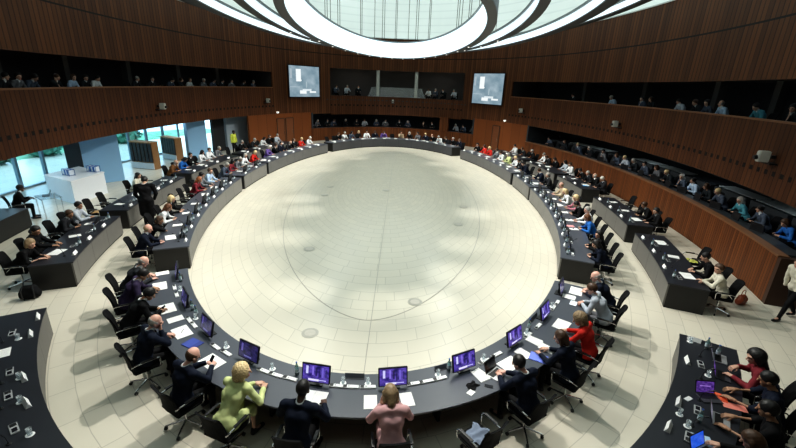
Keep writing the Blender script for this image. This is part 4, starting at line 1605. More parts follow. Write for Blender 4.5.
for t, pr in [
    (321.2, P_(.97, dict(top='navy', hair='black', skin='light'), 'dark-haired person in navy at the near end of the right inner desk', V2, hair='long', fem=1, sh=.17, pitch=24, turn=15)),
    (324.7, P_(1.06, dict(top='black', hair='black', skin='light'), 'pale-faced person in black with long black hair, right inner desk', V2, hair='long', fem=1, sh=.165, pitch=6, turn=40)),
    (328.5, None),
    (332.0, P_(1.0, dict(top='blue', hair='chestnut', skin='light'), 'person in a bright blue jacket at the right inner desk', V2, hair='bob', fem=1, outfit='top', sh=.165, pitch=18)),
    (335.5, P_(1.15, dict(top='white', hair='grey', skin='pink'), 'grey-haired person in white behind the bright blue jacket', V2, hair='short', outfit='top', pitch=8, turn=15)),
    (339.0, simple(3, 'black', 'black', 'short', ho=1.0, lab='person in black bowing over papers, middle of the right inner desk', vox=V2)),
    (342.2, P_(1.12, dict(top='rose', hair='blond', skin='light'), 'blond person in a rose-coloured top at the right inner desk', V2, hair='bob', fem=1, outfit='top', sh=.165, pitch=12, turn=14, vol=.006)),
    (346.3, P_(.98, dict(top='white', hair='blond', skin='light'), 'blond person in white blouse at the right inner desk', V2, hair='bob', fem=1, outfit='top', sh=.165, pitch=15)),
    (350.6, P_(1.12, dict(top='beige', hair='darkblond', skin='pink'), 'balding person in beige at the far end of the right inner desk', V2, hair='balding', outfit='top', pitch=12))]:
    place_seat('right1', t, pr)

# ------------------------------------------------------------------ people at the outer desks
for t, pr in [
    (302.4, P_(1.02, dict(top='maroon', hair='black', skin='light'), 'person with long black hair and dark rose-red top, typing on a laptop', V1, hair='long', vol=.012, fem=1, outfit='top', sh=.17, pitch=14, turn=25, wl=(-.14, .50, .79), wr=(.14, .44, .86), curl=.6)),
    (299.6, P_(1.16, dict(top='navy', hair='black', skin='tan'), 'person in a short-sleeved navy top with a white badge', V1, hair='short', outfit='top', sleeve='short', pitch=15, wl=(-.16, .48, .785), wr=(.16, .46, .785))),
    (296.2, P_(1.16, dict(top='black', hair='black', skin='tan'), 'person in black T-shirt with a bare arm on the desk edge', V1, hair='short', outfit='top', sleeve='short', pitch=12, wl=(-.16, .48, .785), wr=(.2, .44, .785))),
    (292.8, P_(1.12, dict(top='black', hair='brown', skin='light'), 'brown-haired person in black behind the open grey laptop', V1, hair='bob', fem=1, outfit='top', sh=.17, pitch=25, wl=(-.1, .5, .785), wr=(.2, .5, .785))),
    (289.2, P_(1.05, dict(top='brown', hair='darkblond', skin='light'), 'person in brown reaching to the bright blue laptop', V1, hair='long', fem=1, outfit='top', sh=.17, pitch=25))]:
    place_seat('RB', t, pr, coff=1.36, big=1.12)
for t, pr in [
    (319.0, P_(1.08, dict(top='cream', hair='brown', skin='light'), 'person in a cream jumper gesturing at the right outer desk', V1, hair='bun', fem=1, outfit='top', sh=.165, pitch=0, turn=35, wl=(-.10, .50, .88), wr=(.12, .40, .80), curl=.4)),
    (322.0, P_(1.05, dict(top='black', hair='black', skin='light'), 'person in black with short black hair beside the cream jumper', V1, hair='short', outfit='top', pitch=12, turn=-10)),
    (327.6, None)]:
    place_seat('RA', t, pr)
for t, pr in [(338.4, simple(1, 'black', 'black', 'short', lab='dark-haired person in black near a chair, second right outer desk', ho=1.1, vox=V2)),
              (341.4, simple(0, 'black', 'brown', 'short', lab='brown-haired person in dark suit, second right outer desk', ho=1.05, vox=V2, skin='tan')), (346, None), (349.3, None)]:
    place_seat('RC', t, pr)
for t, pr in [(357.4, simple(0, 'charcoal', 'white', 'short', ho=1.15)), (359.8, simple(2, 'black', 'white', 'bald', ho=1.05)), (362.2, simple(1, 'charcoal', 'grey', 'short', ho=1.0)), (364.9, simple(3, 'black', 'black', 'short', ho=1.0))]:
    place_seat('RD', t, pr, far=True)
for t, pr in [(370.2, simple(1, 'white', 'brown', 'short')), (372.6, simple(2, 'lightgrey', 'black', 'long')), (376.2, simple(0, 'black', 'black', 'short')), (379.6, simple(3, 'charcoal', 'brown', 'short')), (382, simple(2, 'white', 'grey', 'short'))]:
    place_seat('RE', t, pr, far=True)
for t, pr in [(387.5, simple(1, 'black', 'grey', 'short')), (391.5, simple(0, 'charcoal', 'brown', 'short')), (396.0, simple(2, 'white', 'black', 'short'))]:
    place_seat('RF', t, pr, far=True)
for t, pr in [
    (250.2, P_(1.12, dict(top='black', hair='brown', skin='light'), 'person at the bottom left corner whose hand rests on the desk', V1, hair='short', outfit='top', sleeve='short', pitch=15, wl=(-.16, .50, .785), wr=(.16, .56, .785)))]:
    place_seat('LB', t, pr)
for t, pr in [
    (221.4, P_(.98, dict(top='black', hair='darkblond', skin='light'), 'person in a sleeveless black dress typing at the left outer desk', V1, hair='bob', fem=1, outfit='top', sleeve='short', sh=.165, pitch=20, turn=-20, wl=(-.10, .56, .79), wr=(.14, .52, .79))),
    (217.8, P_(1.25, dict(top='black', hair='black', skin='tan'), 'dark-haired person in black sitting behind the sleeveless black dress', V1, hair='short', outfit='top', pitch=20, turn=-20)),
    (214.9, None),
    (212.2, P_(1.0, dict(top='charcoal', hair='brown', skin='tan'), 'person in charcoal suit with open papers at the left outer desk', V2, hair='short', pitch=18, turn=-15)),
    (209.2, P_(1.05, dict(top='lightgrey', hair='black', skin='tan'), 'black-haired person in light grey jacket at the left outer desk', V2, hair='short', pitch=4, turn=-10, wl=(-.1, .52, .82), wr=(.08, .54, .82)))]:
    place_seat('LA', t, pr)
for t, pr in [(203.6, None), (200.4, None),
    (193.6, P_(1.05, dict(top='cream', hair='black', skin='light'), 'dark-haired person in cream cardigan at the second left outer desk', V2, hair='long', fem=1, outfit='top', sh=.165, pitch=4, turn=-6)), (189.8, None)]:
    place_seat('LC', t, pr)
for t, pr in [(182.6, simple(0, 'brown', 'grey', 'bald', ho=1.0)), (179.6, simple(3, 'blue', 'black', 'bob', ho=1.0)), (176.2, simple(5, 'black', 'black', 'short')), (172.6, simple(1, 'white', 'black', 'long')),
              (169.6, simple(2, 'white', 'brown', 'short')), (166.8, simple(0, 'grey', 'grey', 'short'))]:
    place_seat('LD', t, pr, far=True)
for t, pr in [(160.5, None), (157.0, simple(1, 'black', 'grey', 'short')), (152.0, simple(0, 'charcoal', 'grey', 'short')), (148, simple(3, 'white', 'black', 'bob')), (144.5, simple(2, 'black', 'brown', 'short')), (141.3, simple(1, 'lightgrey', 'grey', 'short'))]:
    place_seat('LE', t, pr, far=True)
for t, pr in [(208.6, simple(0, 'black', 'black', 'short', lab='person in black at the outermost left desk, by the picture edge', ho=1.1, vox=V2))]:
    place_seat('L3', t, pr)

# ------------------------------------------------------------------ people away from the desks
sm = put_person(dict(stand=1, lean=.13, pitch=34, hair='short', sh=.215, coat=1, wl=(-.20, .20, .92), wr=(.20, .20, .92)), (-9.75, 14.70, 0), .35,
           'standing person in a long black jacket seen from behind, between the left desks', dict(top='black', hair='black', skin='tan'), V1)
sm.scale = (1.22, 1.22, 1.08)
put_person(dict(stand=1, lean=.02, pitch=4, hair='short', outfit='top'), (-13.0, 31.2, 0), -2.0,
           'standing person in a yellow vest before the grey lobby wall', dict(top='yellow', hair='black', skin='dark', leg='black'), V2)
put_person(dict(stand=1, stride=.36, lean=.16, pitch=10, hair='short', outfit='jacket'), (10.62, 9.55, 0), 1.68,
           'walking person in cream jacket and dark trousers at the right edge', dict(top='cream', hair='brown', skin='light', leg='black'), V1)
put_person(dict(lean=.12, pitch=10, hair='short', sh=.19, wl=(-.1, .40, .84), wr=(.12, .40, .84)), (-14.85, 14.75, 0), -.80,
           'dark-skinned person in black suit seated at the glass side table', dict(top='black', hair='black', skin='dark'), V1)
CHAIR.put((-14.85, 14.75, 0), -.80, 'black swivel chair of the person at the glass side table', 'chair', 'black swivel chairs at the desks')

# galleries: desks, chairs and people behind the sills
GZ = 4.12
def bench(t0, t1, off, z, h, label, mat):
    tm = (t0 + t1) / 2
    cx, cy = E(tm, off)
    r = tag(link('counter', None, None, (cx, cy, z)), label, 'counter')
    fn = lambda t, o: (E(t, o)[0] - cx, E(t, o)[1] - cy)
    n = max(6, int(abs(t1 - t0) / 1.5))
    link('worktop', MB().sweep(t0, t1, [(off, h - .04), (off + .55, h - .04), (off + .55, h), (off, h)], n=n, fn=fn).mesh('worktop', mat), r)
    link('front_panel', MB().sweep(t0, t1, [(off + .02, 0), (off + .06, 0), (off + .06, h - .04), (off + .02, h - .04)], n=n, fn=fn).mesh('front_panel', mat), r)
    return r


CT = plain('counter_dark', (.03, .035, .04), .5)
bench(140, 258, 6.12, GZ, .74, 'dark writing counter behind the left gallery sill', CT)
bench(-78, 44, 6.12, GZ, .74, 'dark writing counter behind the right gallery sill', CT)
bench(324.5 - 360, 38.5, 5.9, .72, .70, 'dark desk inside the long right interpreters booth', CT)
bench(64.5, 118, 6.13, .6, .60, 'dark desk inside the far interpreters booth', CT)


def clabel(s):
    for k in (' behind the ', ' in the '):
        if k in s:
            return 'dark chair' + s[s.index(k):]
    return s


def gperson(t, off, z, i, top, hair, sty, label, vox, group, skin='light', **k):
    p, look, lab, v = simple(i, top, hair, sty, skin, vox=vox, **k)
    x, y = E(t, off)
    put_person(p, (x, y, z), INROT(t), label, look, vox, group)
    CHAIRFAR.put((x, y, z), INROT(t), clabel(label), 'chair', 'chairs in galleries and booths')


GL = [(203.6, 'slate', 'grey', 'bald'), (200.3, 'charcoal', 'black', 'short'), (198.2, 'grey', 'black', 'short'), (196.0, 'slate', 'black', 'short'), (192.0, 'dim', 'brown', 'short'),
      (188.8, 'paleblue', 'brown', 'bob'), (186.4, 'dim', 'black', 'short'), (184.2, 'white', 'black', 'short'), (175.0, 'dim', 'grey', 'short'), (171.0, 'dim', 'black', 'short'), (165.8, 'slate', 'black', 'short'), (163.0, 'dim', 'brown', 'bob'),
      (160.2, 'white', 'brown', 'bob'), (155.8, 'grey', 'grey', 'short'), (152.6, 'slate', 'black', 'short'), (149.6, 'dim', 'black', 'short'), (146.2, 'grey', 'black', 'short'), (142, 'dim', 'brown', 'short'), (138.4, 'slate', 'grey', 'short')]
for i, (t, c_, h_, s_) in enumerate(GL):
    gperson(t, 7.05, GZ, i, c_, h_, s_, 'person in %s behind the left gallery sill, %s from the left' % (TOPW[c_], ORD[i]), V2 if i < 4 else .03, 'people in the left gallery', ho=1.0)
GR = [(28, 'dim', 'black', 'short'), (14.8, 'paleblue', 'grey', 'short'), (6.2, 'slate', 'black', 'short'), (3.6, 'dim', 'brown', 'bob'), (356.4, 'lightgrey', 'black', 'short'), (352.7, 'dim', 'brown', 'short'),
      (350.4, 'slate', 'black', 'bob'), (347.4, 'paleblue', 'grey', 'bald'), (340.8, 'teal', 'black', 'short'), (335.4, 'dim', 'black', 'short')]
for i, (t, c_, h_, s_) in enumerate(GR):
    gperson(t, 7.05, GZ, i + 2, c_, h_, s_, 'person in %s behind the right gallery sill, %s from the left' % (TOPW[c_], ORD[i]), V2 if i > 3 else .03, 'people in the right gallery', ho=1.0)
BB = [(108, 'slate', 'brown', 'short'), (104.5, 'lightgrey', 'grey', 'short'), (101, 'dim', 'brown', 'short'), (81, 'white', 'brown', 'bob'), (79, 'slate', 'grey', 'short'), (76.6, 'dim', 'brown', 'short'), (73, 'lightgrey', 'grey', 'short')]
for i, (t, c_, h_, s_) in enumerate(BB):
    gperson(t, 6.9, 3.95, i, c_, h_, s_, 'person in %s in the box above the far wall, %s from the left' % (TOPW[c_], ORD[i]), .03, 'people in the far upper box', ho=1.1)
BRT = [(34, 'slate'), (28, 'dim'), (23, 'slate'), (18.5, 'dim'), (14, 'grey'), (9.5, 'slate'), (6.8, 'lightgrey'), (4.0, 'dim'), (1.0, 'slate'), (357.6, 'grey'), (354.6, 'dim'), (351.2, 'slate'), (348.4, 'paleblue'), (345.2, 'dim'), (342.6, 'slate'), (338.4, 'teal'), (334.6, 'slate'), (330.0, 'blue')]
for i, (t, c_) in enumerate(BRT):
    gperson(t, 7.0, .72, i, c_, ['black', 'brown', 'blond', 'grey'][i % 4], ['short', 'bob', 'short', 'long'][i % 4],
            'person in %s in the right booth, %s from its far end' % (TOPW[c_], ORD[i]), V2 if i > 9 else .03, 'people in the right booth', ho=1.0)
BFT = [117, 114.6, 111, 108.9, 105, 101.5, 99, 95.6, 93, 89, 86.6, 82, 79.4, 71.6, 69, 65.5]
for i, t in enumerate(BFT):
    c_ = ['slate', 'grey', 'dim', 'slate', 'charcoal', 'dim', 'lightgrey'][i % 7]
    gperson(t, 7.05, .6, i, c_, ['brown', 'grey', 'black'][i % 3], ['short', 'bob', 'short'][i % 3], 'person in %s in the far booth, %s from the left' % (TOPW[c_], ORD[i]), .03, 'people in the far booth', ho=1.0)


# ------------------------------------------------------------------ things on the nearest desk
for i, (t, o) in enumerate([(231.9, .25), (239.9, .27), (247.8, .27), (256.2, .26), (265.8, .32), (274.8, .34), (283.9, .30), (292.6, .27), (300.5, .26), (307.9, .25)]):
    put(MON, t, o, 'black monitor with a violet video picture on the nearest desk, %s from its left end' % ORD[i], 'monitor', 'monitors on the nearest desk',
        mats={'display': MON_PIC if 4 <= i <= 8 else MON_DIM})
for i, (t, o) in enumerate([(234.6, .36), (236.6, .36), (243.4, .37), (244.9, .36), (250.8, .38), (252.8, .36), (258.9, .35), (260.6, .35), (262.5, .34), (268.3, .33), (269.9, .33), (271.9, .33), (277.4, .34), (278.9, .34), (280.6, .34), (287.2, .30), (289.4, .28), (295.6, .30), (298.3, .30), (303.6, .29), (305.2, .30)]):
    put(CON, t, o, 'small white microphone console on the nearest desk, %s from its left end' % ORD[i], 'console', 'white consoles on the nearest desk')
for i, t in enumerate([235.6, 243.6, 251.8, 259.6, 268.9, 271.9, 280.7, 287.4, 295.9, 303.9]):
    put(COASTER, t, .24 if t > 255 else .25, 'round white paper coaster on the nearest desk, %s from its left end' % ORD[i], 'coaster', 'coasters on the nearest desk')
    put(TUMBLER, t, .24 if t > 255 else .25, 'drinking glass on a white coaster on the nearest desk, %s from its left end' % ORD[i], 'glass', 'glasses on the nearest desk', z=DZ + .003)
for i, t in enumerate([233.2, 241.4, 243.0, 262.9, 282.3, 296.9, 302.2, 309.5]):
    put(BOT, t, .20, 'dark water bottle at the inner edge of the nearest desk, %s from left' % ORD[i], 'bottle', 'bottles on the nearest desk')
for i, (t, o) in enumerate([(244.6, .12), (270.2, .10), (281.8, .12), (299.6, .10)]):
    put(TENTG, t, o, 'dark grey name plate at the inner edge of the nearest desk, %s from left' % ORD[i], 'name plate', turn=PI)
for lab, T, t, o, tu in [
    ('white papers before the bald person at the left end of the nearest desk', PILE, 229.9, .60, .1),
    ('white papers in front of the dark purplish suit', BIG, 233.4, .66, .15),
    ('white paper in front of the person in black holding a phone', BIG, 239.4, .62, -.1),
    ('long white sheet between the phone holder and the chin-resting person', SHEET, 242.3, .58, PI / 2 - .2),
    ('white papers with a black pen before the chin-resting person', BIG, 245.4, .62, .2),
    ('large white document under the hands holding a phone', BIG, 252.9, .66, .15),
    ('open white document before the person in navy suit with a pen', BIG, 266.2, .64, .0),
    ('white document at the left of the person in the pink jacket', SHEET, 272.2, .66, .05),
    ('white document at the right of the person in the pink jacket', SHEET, 276.0, .66, -.05),
    ('white papers left of the white laptop', PILE, 285.2, .55, .35),
    ('white document right of the white laptop', BIG, 289.4, .60, .5),
    ('white sheet beside the bottle left of the lilac folder', SHEET, 292.2, .55, .7),
    ('white sheet above the lilac-blue folder', SHEET, 295.0, .78, .25),
    ('white papers at the inner side of the lilac-blue folder', PILE, 295.2, .48, 1.1),
    ('white paper under the hands of the person in red', BIG, 300.6, .66, .8),
    ('white papers before the bald person at the right end', BIG, 309.7, .58, .1),
    ('white papers beside the tablet of the light grey suit', PILE, 307.6, .48, .1)]:
    put(T, t, o, lab, 'papers')
put(BLUEF, 248.4, .62, 'dark blue folder beside the chin-resting person', 'folder', turn=PI / 2 + .25)
put(LILAC, 292.8, .82, 'lilac-blue folder lying at the outer edge of the nearest desk', 'folder', turn=.35)
put(LAPD, 286.9, .66, 'white laptop with a black screen before the person in navy suit', 'laptop', turn=.2, mats={'laptop': WHITEPL})
put(TAB, 306.3, .63, 'tablet with a pale screen before the light grey suit', 'tablet')
put(TAB, 274.3, .52, 'tablet with a pale screen before the person in the pink jacket', 'tablet')
put(PHONE, 284.9, .83, 'black phone lying left of the white laptop', 'phone', turn=.8)
put(SCARF, 283.4, .70, 'small black pouch lying on the nearest desk', 'pouch', turn=.3, mats={'folded_cloth': BLACKFAB}).scale = (.6, .6, .8)
put(Tpl('note_card', MB().box((0, 0, .002), (.13, .10, .004)).mesh('note_card', CARD)), 282.7, .82, 'small white card near the black pouch', 'card', turn=.4)
put(PEN, 245.3, .60, 'black pen lying on white papers before the chin-resting person', 'pen', z=DZ + .008, turn=.9)
put(PEN, 260.9, .70, 'black pen lying right of the light yellow-green suit', 'pen', turn=-.3)
# phones held in hands
for lab, t, o, z, tl in (('black phone held in both hands by the short-haired person', 254.0, .76, .945, .9), ('black phone held by the person in black over papers', 239.9, .73, .835, .5)):
    r = put(PHONE, t, o, lab, 'phone', z=z)
    r.rotation_euler = (tl, 0, r.rotation_euler[2])

# ------------------------------------------------------------------ things on the other desks: one set for each seat
def seats_equip(sec, words, t0, t1, step, o0, near, g):
    L = arclen(t0, t1, o0 + .5)
    n = max(1, int(abs(L) / step))
    gr = random.Random(g)
    for i in range(n):
        t = tstep(t0, (L if t1 > t0 else -L) * (i + .5) / n, o0 + .5)
        w = '%s from %s' % (ORD[i], SEC[sec][2])
        if o0 == 0:
            if near:
                put(MON, t, .26, 'black monitor, %s, %s' % (words, w), 'monitor', 'monitors on the inner desks', mats={'display': MON_DIM})
            put(TENT, t, .14, 'white folded name card at the %s, %s' % (words, w), 'name card', 'name cards on the inner desks', side=.36)
        else:
            put(TENT, t, o0 + .12, 'white folded name card at the %s, %s' % (words, w), 'name card', 'name cards on the outer desks', side=.3)
        if gr.random() < .85:
            put(PILE if gr.random() < .5 else BIG, t, o0 + .62, 'white papers at the %s, %s' % (words, w), 'papers', 'papers on the desks', turn=gr.uniform(-.4, .4), side=gr.uniform(-.1, .1))
        if near:
            put(CON2 if o0 else CON, t, o0 + .36, 'microphone console at the %s, %s' % (words, w), 'console', 'consoles on the desks', side=-.36)
            put(MIC, t, o0 + .33, 'black gooseneck microphone at the %s, %s' % (words, w), 'microphone', 'gooseneck microphones', side=.40)
            put(TUMBLER, t, o0 + .24, 'drinking glass at the %s, %s' % (words, w), 'glass', 'glasses on the desks', side=-.30)
            put(BOT, t, o0 + .20, 'water bottle at the %s, %s' % (words, w), 'bottle', 'bottles on the desks', side=-.42)


seats_equip('left1', 'left inner desk', 221, 187, 1.15, 0, True, 1)
seats_equip('right1', 'right inner desk', 320.3, 354, 1.05, 0, True, 2)
seats_equip('right2', 'short right inner desk', 356.4, 366.4, 1.2, 0, True, 3)
seats_equip('left2', 'short left inner desk', 184, 172.4, 1.2, 0, True, 4)
seats_equip('left3', 'back left inner desk', 170.4, 136, 1.2, 0, False, 5)
seats_equip('right3', 'back right inner desk', 368.8, 402.5, 1.2, 0, False, 6)
seats_equip('far', 'far inner desk', 50, 131, 1.1, 0, False, 7)
seats_equip('LA', 'left outer desk', 222, 209, 1.15, O2, True, 8)
seats_equip('LC', 'second left outer desk', 205, 187.5, 1.3, O2, True, 9)
seats_equip('LD', 'third left outer desk', 183.5, 165.5, 1.3, O2, False, 10)
seats_equip('LE', 'farthest left outer desk', 162, 140, 1.3, O2, False, 11)
seats_equip('RA', 'right outer desk', 318.3, 332.5, 1.3, O2, True, 12)
seats_equip('RC', 'second right outer desk', 337, 350.5, 1.3, O2, True, 13)
seats_equip('RD', 'third right outer desk', 356.6, 366.8, 1.2, O2, False, 14)
seats_equip('RE', 'fourth right outer desk', 369.5, 382.5, 1.3, O2, False, 15)
seats_equip('RF', 'farthest right outer desk', 385.5, 400.5, 1.3, O2, False, 16)
# bottom corners
for i, (t, o) in enumerate([(235.0, 2.89), (237.8, 2.93), (244.0, 2.98), (247.2, 3.0)]):
    put(TENT, t, o, 'white folded name card at the bottom left outer desk, %s from its far end' % ORD[i], 'name card', 'name cards on the outer desks', turn=PI / 2 * .06)
for i, (t, o) in enumerate([(236.8, 3.22), (242.6, 3.15), (245.5, 3.18), (249.2, 3.2)]):
    put(CON2, t, o, 'grey microphone console at the bottom left outer desk, %s from its far end' % ORD[i], 'console', 'consoles on the desks')
    put(MIC, t + 1.1, o + .1, 'black gooseneck microphone at the bottom left outer desk, %s from its far end' % ORD[i], 'microphone', 'gooseneck microphones')
    put(COASTER, t + 1.2, o - .12, 'round white coaster at the bottom left outer desk, %s from its far end' % ORD[i], 'coaster', 'coasters on the bottom left desk')
    put(TUMBLER, t + 1.2, o - .12, 'drinking glass at the bottom left outer desk, %s from its far end' % ORD[i], 'glass', 'glasses on the desks', z=DZ + .003)
put(SHEET, 239.6, 3.28, 'long white sheet at the left edge of the bottom left outer desk', 'papers', turn=PI / 2)
for i, (t, o, tu) in enumerate([(302.2, 2.95, .2), (306.0, 3.05, PI / 2), (296.2, 2.98, .1), (293.1, 3.01, .1)]):
    put(TENT, t, o, 'white folded name card at the bottom right outer desk, %s from its far end' % ORD[3 - i if i > 1 else (1, 0)[i]] if 0 else
        'white folded name card at the bottom right outer desk, %s' % ['beside the upper console', 'nearest its far end', 'beside the white phone', 'nearest the picture edge'][i], 'name card', 'name cards on the outer desks', turn=tu)
for i, (t, o) in enumerate([(302.4, 3.16), (299.2, 3.20), (296.3, 3.24), (293.2, 3.27)]):
    put(CON2, t, o, 'grey microphone console at the bottom right outer desk, %s from its far end' % ORD[i], 'console', 'consoles on the desks', turn=.15)
    put(MIC, t + 1.3, o - .02, 'black gooseneck microphone at the bottom right outer desk, %s from its far end' % ORD[i], 'microphone', 'gooseneck microphones')
for i, (t, o) in enumerate([(305.6, 2.98), (301.2, 3.28), (295.0, 3.05), (294.2, 3.2)]):
    put(COASTER, t, o, 'round white coaster at the bottom right outer desk, %s from its far end' % ORD[i], 'coaster', 'coasters on the bottom right desk')
    put(TUMBLER, t, o, 'drinking glass at the bottom right outer desk, %s from its far end' % ORD[i], 'glass', 'glasses on the desks', z=DZ + .003)
for i, (t, o) in enumerate([(305.3, 3.25), (304.6, 3.42), (295.2, 3.3)]):
    put(BOT, t, o, 'dark water bottle at the bottom right outer desk, %s from its far end' % ORD[i], 'bottle', 'bottles on the desks')
put(PHONE, 297.2, 3.08, 'white phone beside a grey console, bottom right outer desk', 'phone', turn=1.2, mats={'mobile_phone': WHITEPL, 'display': WHITEPL})
put(LAPG, 304.3, 3.46, 'grey laptop of the person with long black hair', 'laptop')
put(LAPP, 301.9, 3.50, 'dark tablet keyboard with a violet screen, bottom right outer desk', 'laptop')
put(LAPP, 298.3, 3.34, 'dark laptop with a violet screen left of the red folder', 'laptop', turn=-.9)
put(REDF, 299.0, 3.46, 'bright red folder on the bottom right outer desk', 'folder', turn=.1).scale = (.75, .75, 1)
put(REDP, 298.6, 3.68, 'long red paper beside the bright red folder', 'papers', turn=.35)
put(LAPG, 296.4, 3.55, 'grey laptop below the red folder', 'laptop', turn=.1)
lp = put(LAPG, 292.6, 3.52, 'laptop with a bright blue screen at the bottom edge of the picture', 'laptop', turn=-.3)
for ch in lp.children:
    for g in ch.children:
        g.material_slots[0].link = 'OBJECT'
        g.material_slots[0].material = BLUE_PIC
put(SHEET, 293.6, 3.4, 'pale blue sheet beside the laptop with a bright blue screen', 'papers', turn=.5, mats={'paper_sheet': plain('paper_blue', (.45, .62, .8), .6)})
put(LAPG, 210.9, O2 + .55, 'open laptop at the left outer desk', 'laptop')
for lab, T, t, o, tu in [('rose-coloured papers beside the bright blue jacket', SHEET, 332.9, .52, .2)]:
    put(T, t, o, lab, 'papers', turn=tu, mats={'paper_sheet': plain('paper_rose', (.75, .35, .36), .6)}, z=DZ + .012)
put(SHEET, 358.6, O2 + .5, 'bright blue sheet on the third right outer desk', 'papers', z=DZ + .012, mats={'paper_sheet': plain('paper_cyan', (.1, .35, .7), .6)})

# ------------------------------------------------------------------ wall screens, cameras, bags, lobby furniture
def on_wall(t, off, z):
    x, y = E(t, off)
    return (x, y, z), INROT(t)


for t0, t1, lab in ((115.9, 127.7, 'large video screen on the left of the far wall'), (52.2, 64.4, 'large video screen on the right of the far wall')):
    p0, p1 = Vector(E(t1, FO - .06)), Vector(E(t0, FO - .06))
    mid = (p0 + p1) / 2
    d = p1 - p0
    w = d.length
    rz = math.atan2(d.y, d.x)
    nv = Vector((d.y, -d.x)).normalized()
    if nv.dot(Vector((CX, CY)) - mid) < 0:
        nv = -nv
    mid = mid + nv * .13
    r = tag(link('projection_screen', MB().box((0, .05, 0), (w + .14, .08, 2.80)).mesh('projection_screen', BLACKPL), None, (mid.x, mid.y, 5.53), rz), lab, 'screen', 'large wall screens')
    if (Matrix.Rotation(rz, 2) @ Vector((0, -1))).dot(nv) < 0:
        r.rotation_euler = (0, 0, rz + PI)
    link('display', quad_uv([(-w / 2, 0, -1.33), (w / 2, 0, -1.33), (w / 2, 0, 1.33), (-w / 2, 0, 1.33)]).mesh('display', BIG_PIC), r)

CAMT = Tpl('wall_camera', MB().box((0, .16, 0), (.19, .30, .34)).mesh('wall_camera', plain('camera_grey', (.52, .52, .48), .5), bevel=.02))
CAMT.part('lens', MB().tube([(0, .32, -.03), (0, .40, -.05)], .07, 12).mesh('lens', BLACKPL))
CAMT.part('bracket', MB().box((0, -.06, -.20), (.45, .22, .05)).box((0, -.10, .0), (.10, .12, .1)).mesh('bracket', METALDK))
for i, (t, w) in enumerate([(330.7, 'on the right fascia nearest the camera'), (6.5, 'on the right fascia farther back'), (174.6, 'on the left fascia'), (137.4, 'on the left fascia near the far wall'),
                            (91.1, 'on the far wall below the upper box'), (42.9, 'on the right fascia near the far wall')]):
    loc, rz = on_wall(t, FO - .17, 3.92)
    CAMT.put(loc, rz, 'pale grey box camera mounted %s' % w, 'camera', 'wall cameras')
DOME = Tpl('wall_lamp', MB().lathe([(.12, .10), (.12, .05), (.09, -.02), (.03, -.06)], n=14).mesh('wall_lamp', plain('lamp_white', (.8, .8, .76), .4, emit=(1, .97, .9), es=.6)))
for t, w in ((133, 'left'), (50, 'right')):
    loc, rz = on_wall(t, FO - .13, 2.85)
    DOME.put(loc, rz, 'small white lamp under the %s end of the gallery fascia' % w, 'lamp', 'small fascia lamps')
# doors in the timber panelling
for i, (ta, tb) in enumerate(((126.5, 129.6), (130.2, 133.3), (52.0, 55.0))):
    r = link('door_%d' % (i + 1))
    r['kind'] = 'structure'
    p0, p1 = Vector(E(ta, 5.84)), Vector(E(tb, 5.84))
    mid, d = (p0 + p1) / 2, p1 - p0
    m = MB().box((mid.x, mid.y, 1.15), (d.length, .03, 2.3), rz=math.atan2(d.y, d.x))
    link('door_leaf', m.mesh('door_leaf', plain('door_wood', (.15, .048, .014), .5)), r)
    m = MB()
    for q in (p0, p1):
        m.box((q.x, q.y, 1.17), (.07, .05, 2.34), rz=math.atan2(d.y, d.x))
    m.box((mid.x, mid.y, 2.34), (d.length, .05, .06), rz=math.atan2(d.y, d.x))
    link('door_frame', m.mesh('door_frame', plain('door_frame_dark', (.03, .015, .008), .6)), r)
    h = Vector(E(ta + .5, 5.78))
    link('door_handle', MB().tube([(h.x, h.y, .95), (h.x, h.y, 1.25)], .015, 6).mesh('door_handle', CHROME), r)
# far upper box: posts and a whitish sheet that paints a reflection on glass
for i, t in enumerate((95.6, 84.4)):
    x, y = E(t, FO + .3)
    struct('trim_%d' % (6 + i), MB().box((x, y, 5.6), (.30, .30, 2.6), rz=INROT(t)), plain('post_grey', (.42, .44, .42), .6))
tm = (98 + 82) / 2
cx, cy = E(tm, FO + .4)
r = tag(link('painted_reflection', None, None, (cx, cy, 4.33)), 'broad whitish sheet standing in for a reflection in the box above the far wall', 'reflection sheet')
fn = lambda t, o: (E(t, o)[0] - cx, E(t, o)[1] - cy)
m = MB()
vs, fs = [], []
nn = 16
for k in range(nn + 1):
    a = k / nn
    for z, sh in ((0, 0), (.95, 1)):
        t = 98.5 - 17 * a + (1 - 2 * a) * (-1.2 * sh)
        x, y = fn(t, FO + .25 + .15 * sh)
        vs.append((x, y, z))
m.add(vs, [(2 * k, 2 * k + 2, 2 * k + 3, 2 * k + 1) for k in range(nn)])
link('reflection_pane', m.mesh('reflection_pane', REFLGLASS), r)
m = MB().sweep(81.5, 98.5, [(FO + .2, 0), (FO + .32, 0), (FO + .32, .04), (FO + .2, .04)], n=16, fn=fn)
link('base_rail', m.mesh('base_rail', GREYPL), r)
# made-up blocks in the right booth; pale tops paint reflections on its glass
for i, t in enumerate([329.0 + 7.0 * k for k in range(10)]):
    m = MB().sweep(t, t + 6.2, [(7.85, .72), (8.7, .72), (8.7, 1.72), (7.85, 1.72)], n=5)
    struct('wall_booth_streak_block_%d' % (i + 1), m, ROOMBLUE)
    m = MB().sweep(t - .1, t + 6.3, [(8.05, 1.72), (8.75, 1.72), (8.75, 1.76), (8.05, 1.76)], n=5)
    struct('trim_%d' % (20 + i), m, plain('reflection_streak', (.75, .78, .74), .6) if i % 3 else ROOMBLUE)  # pale strips imitate streaks reflected in the booth glass
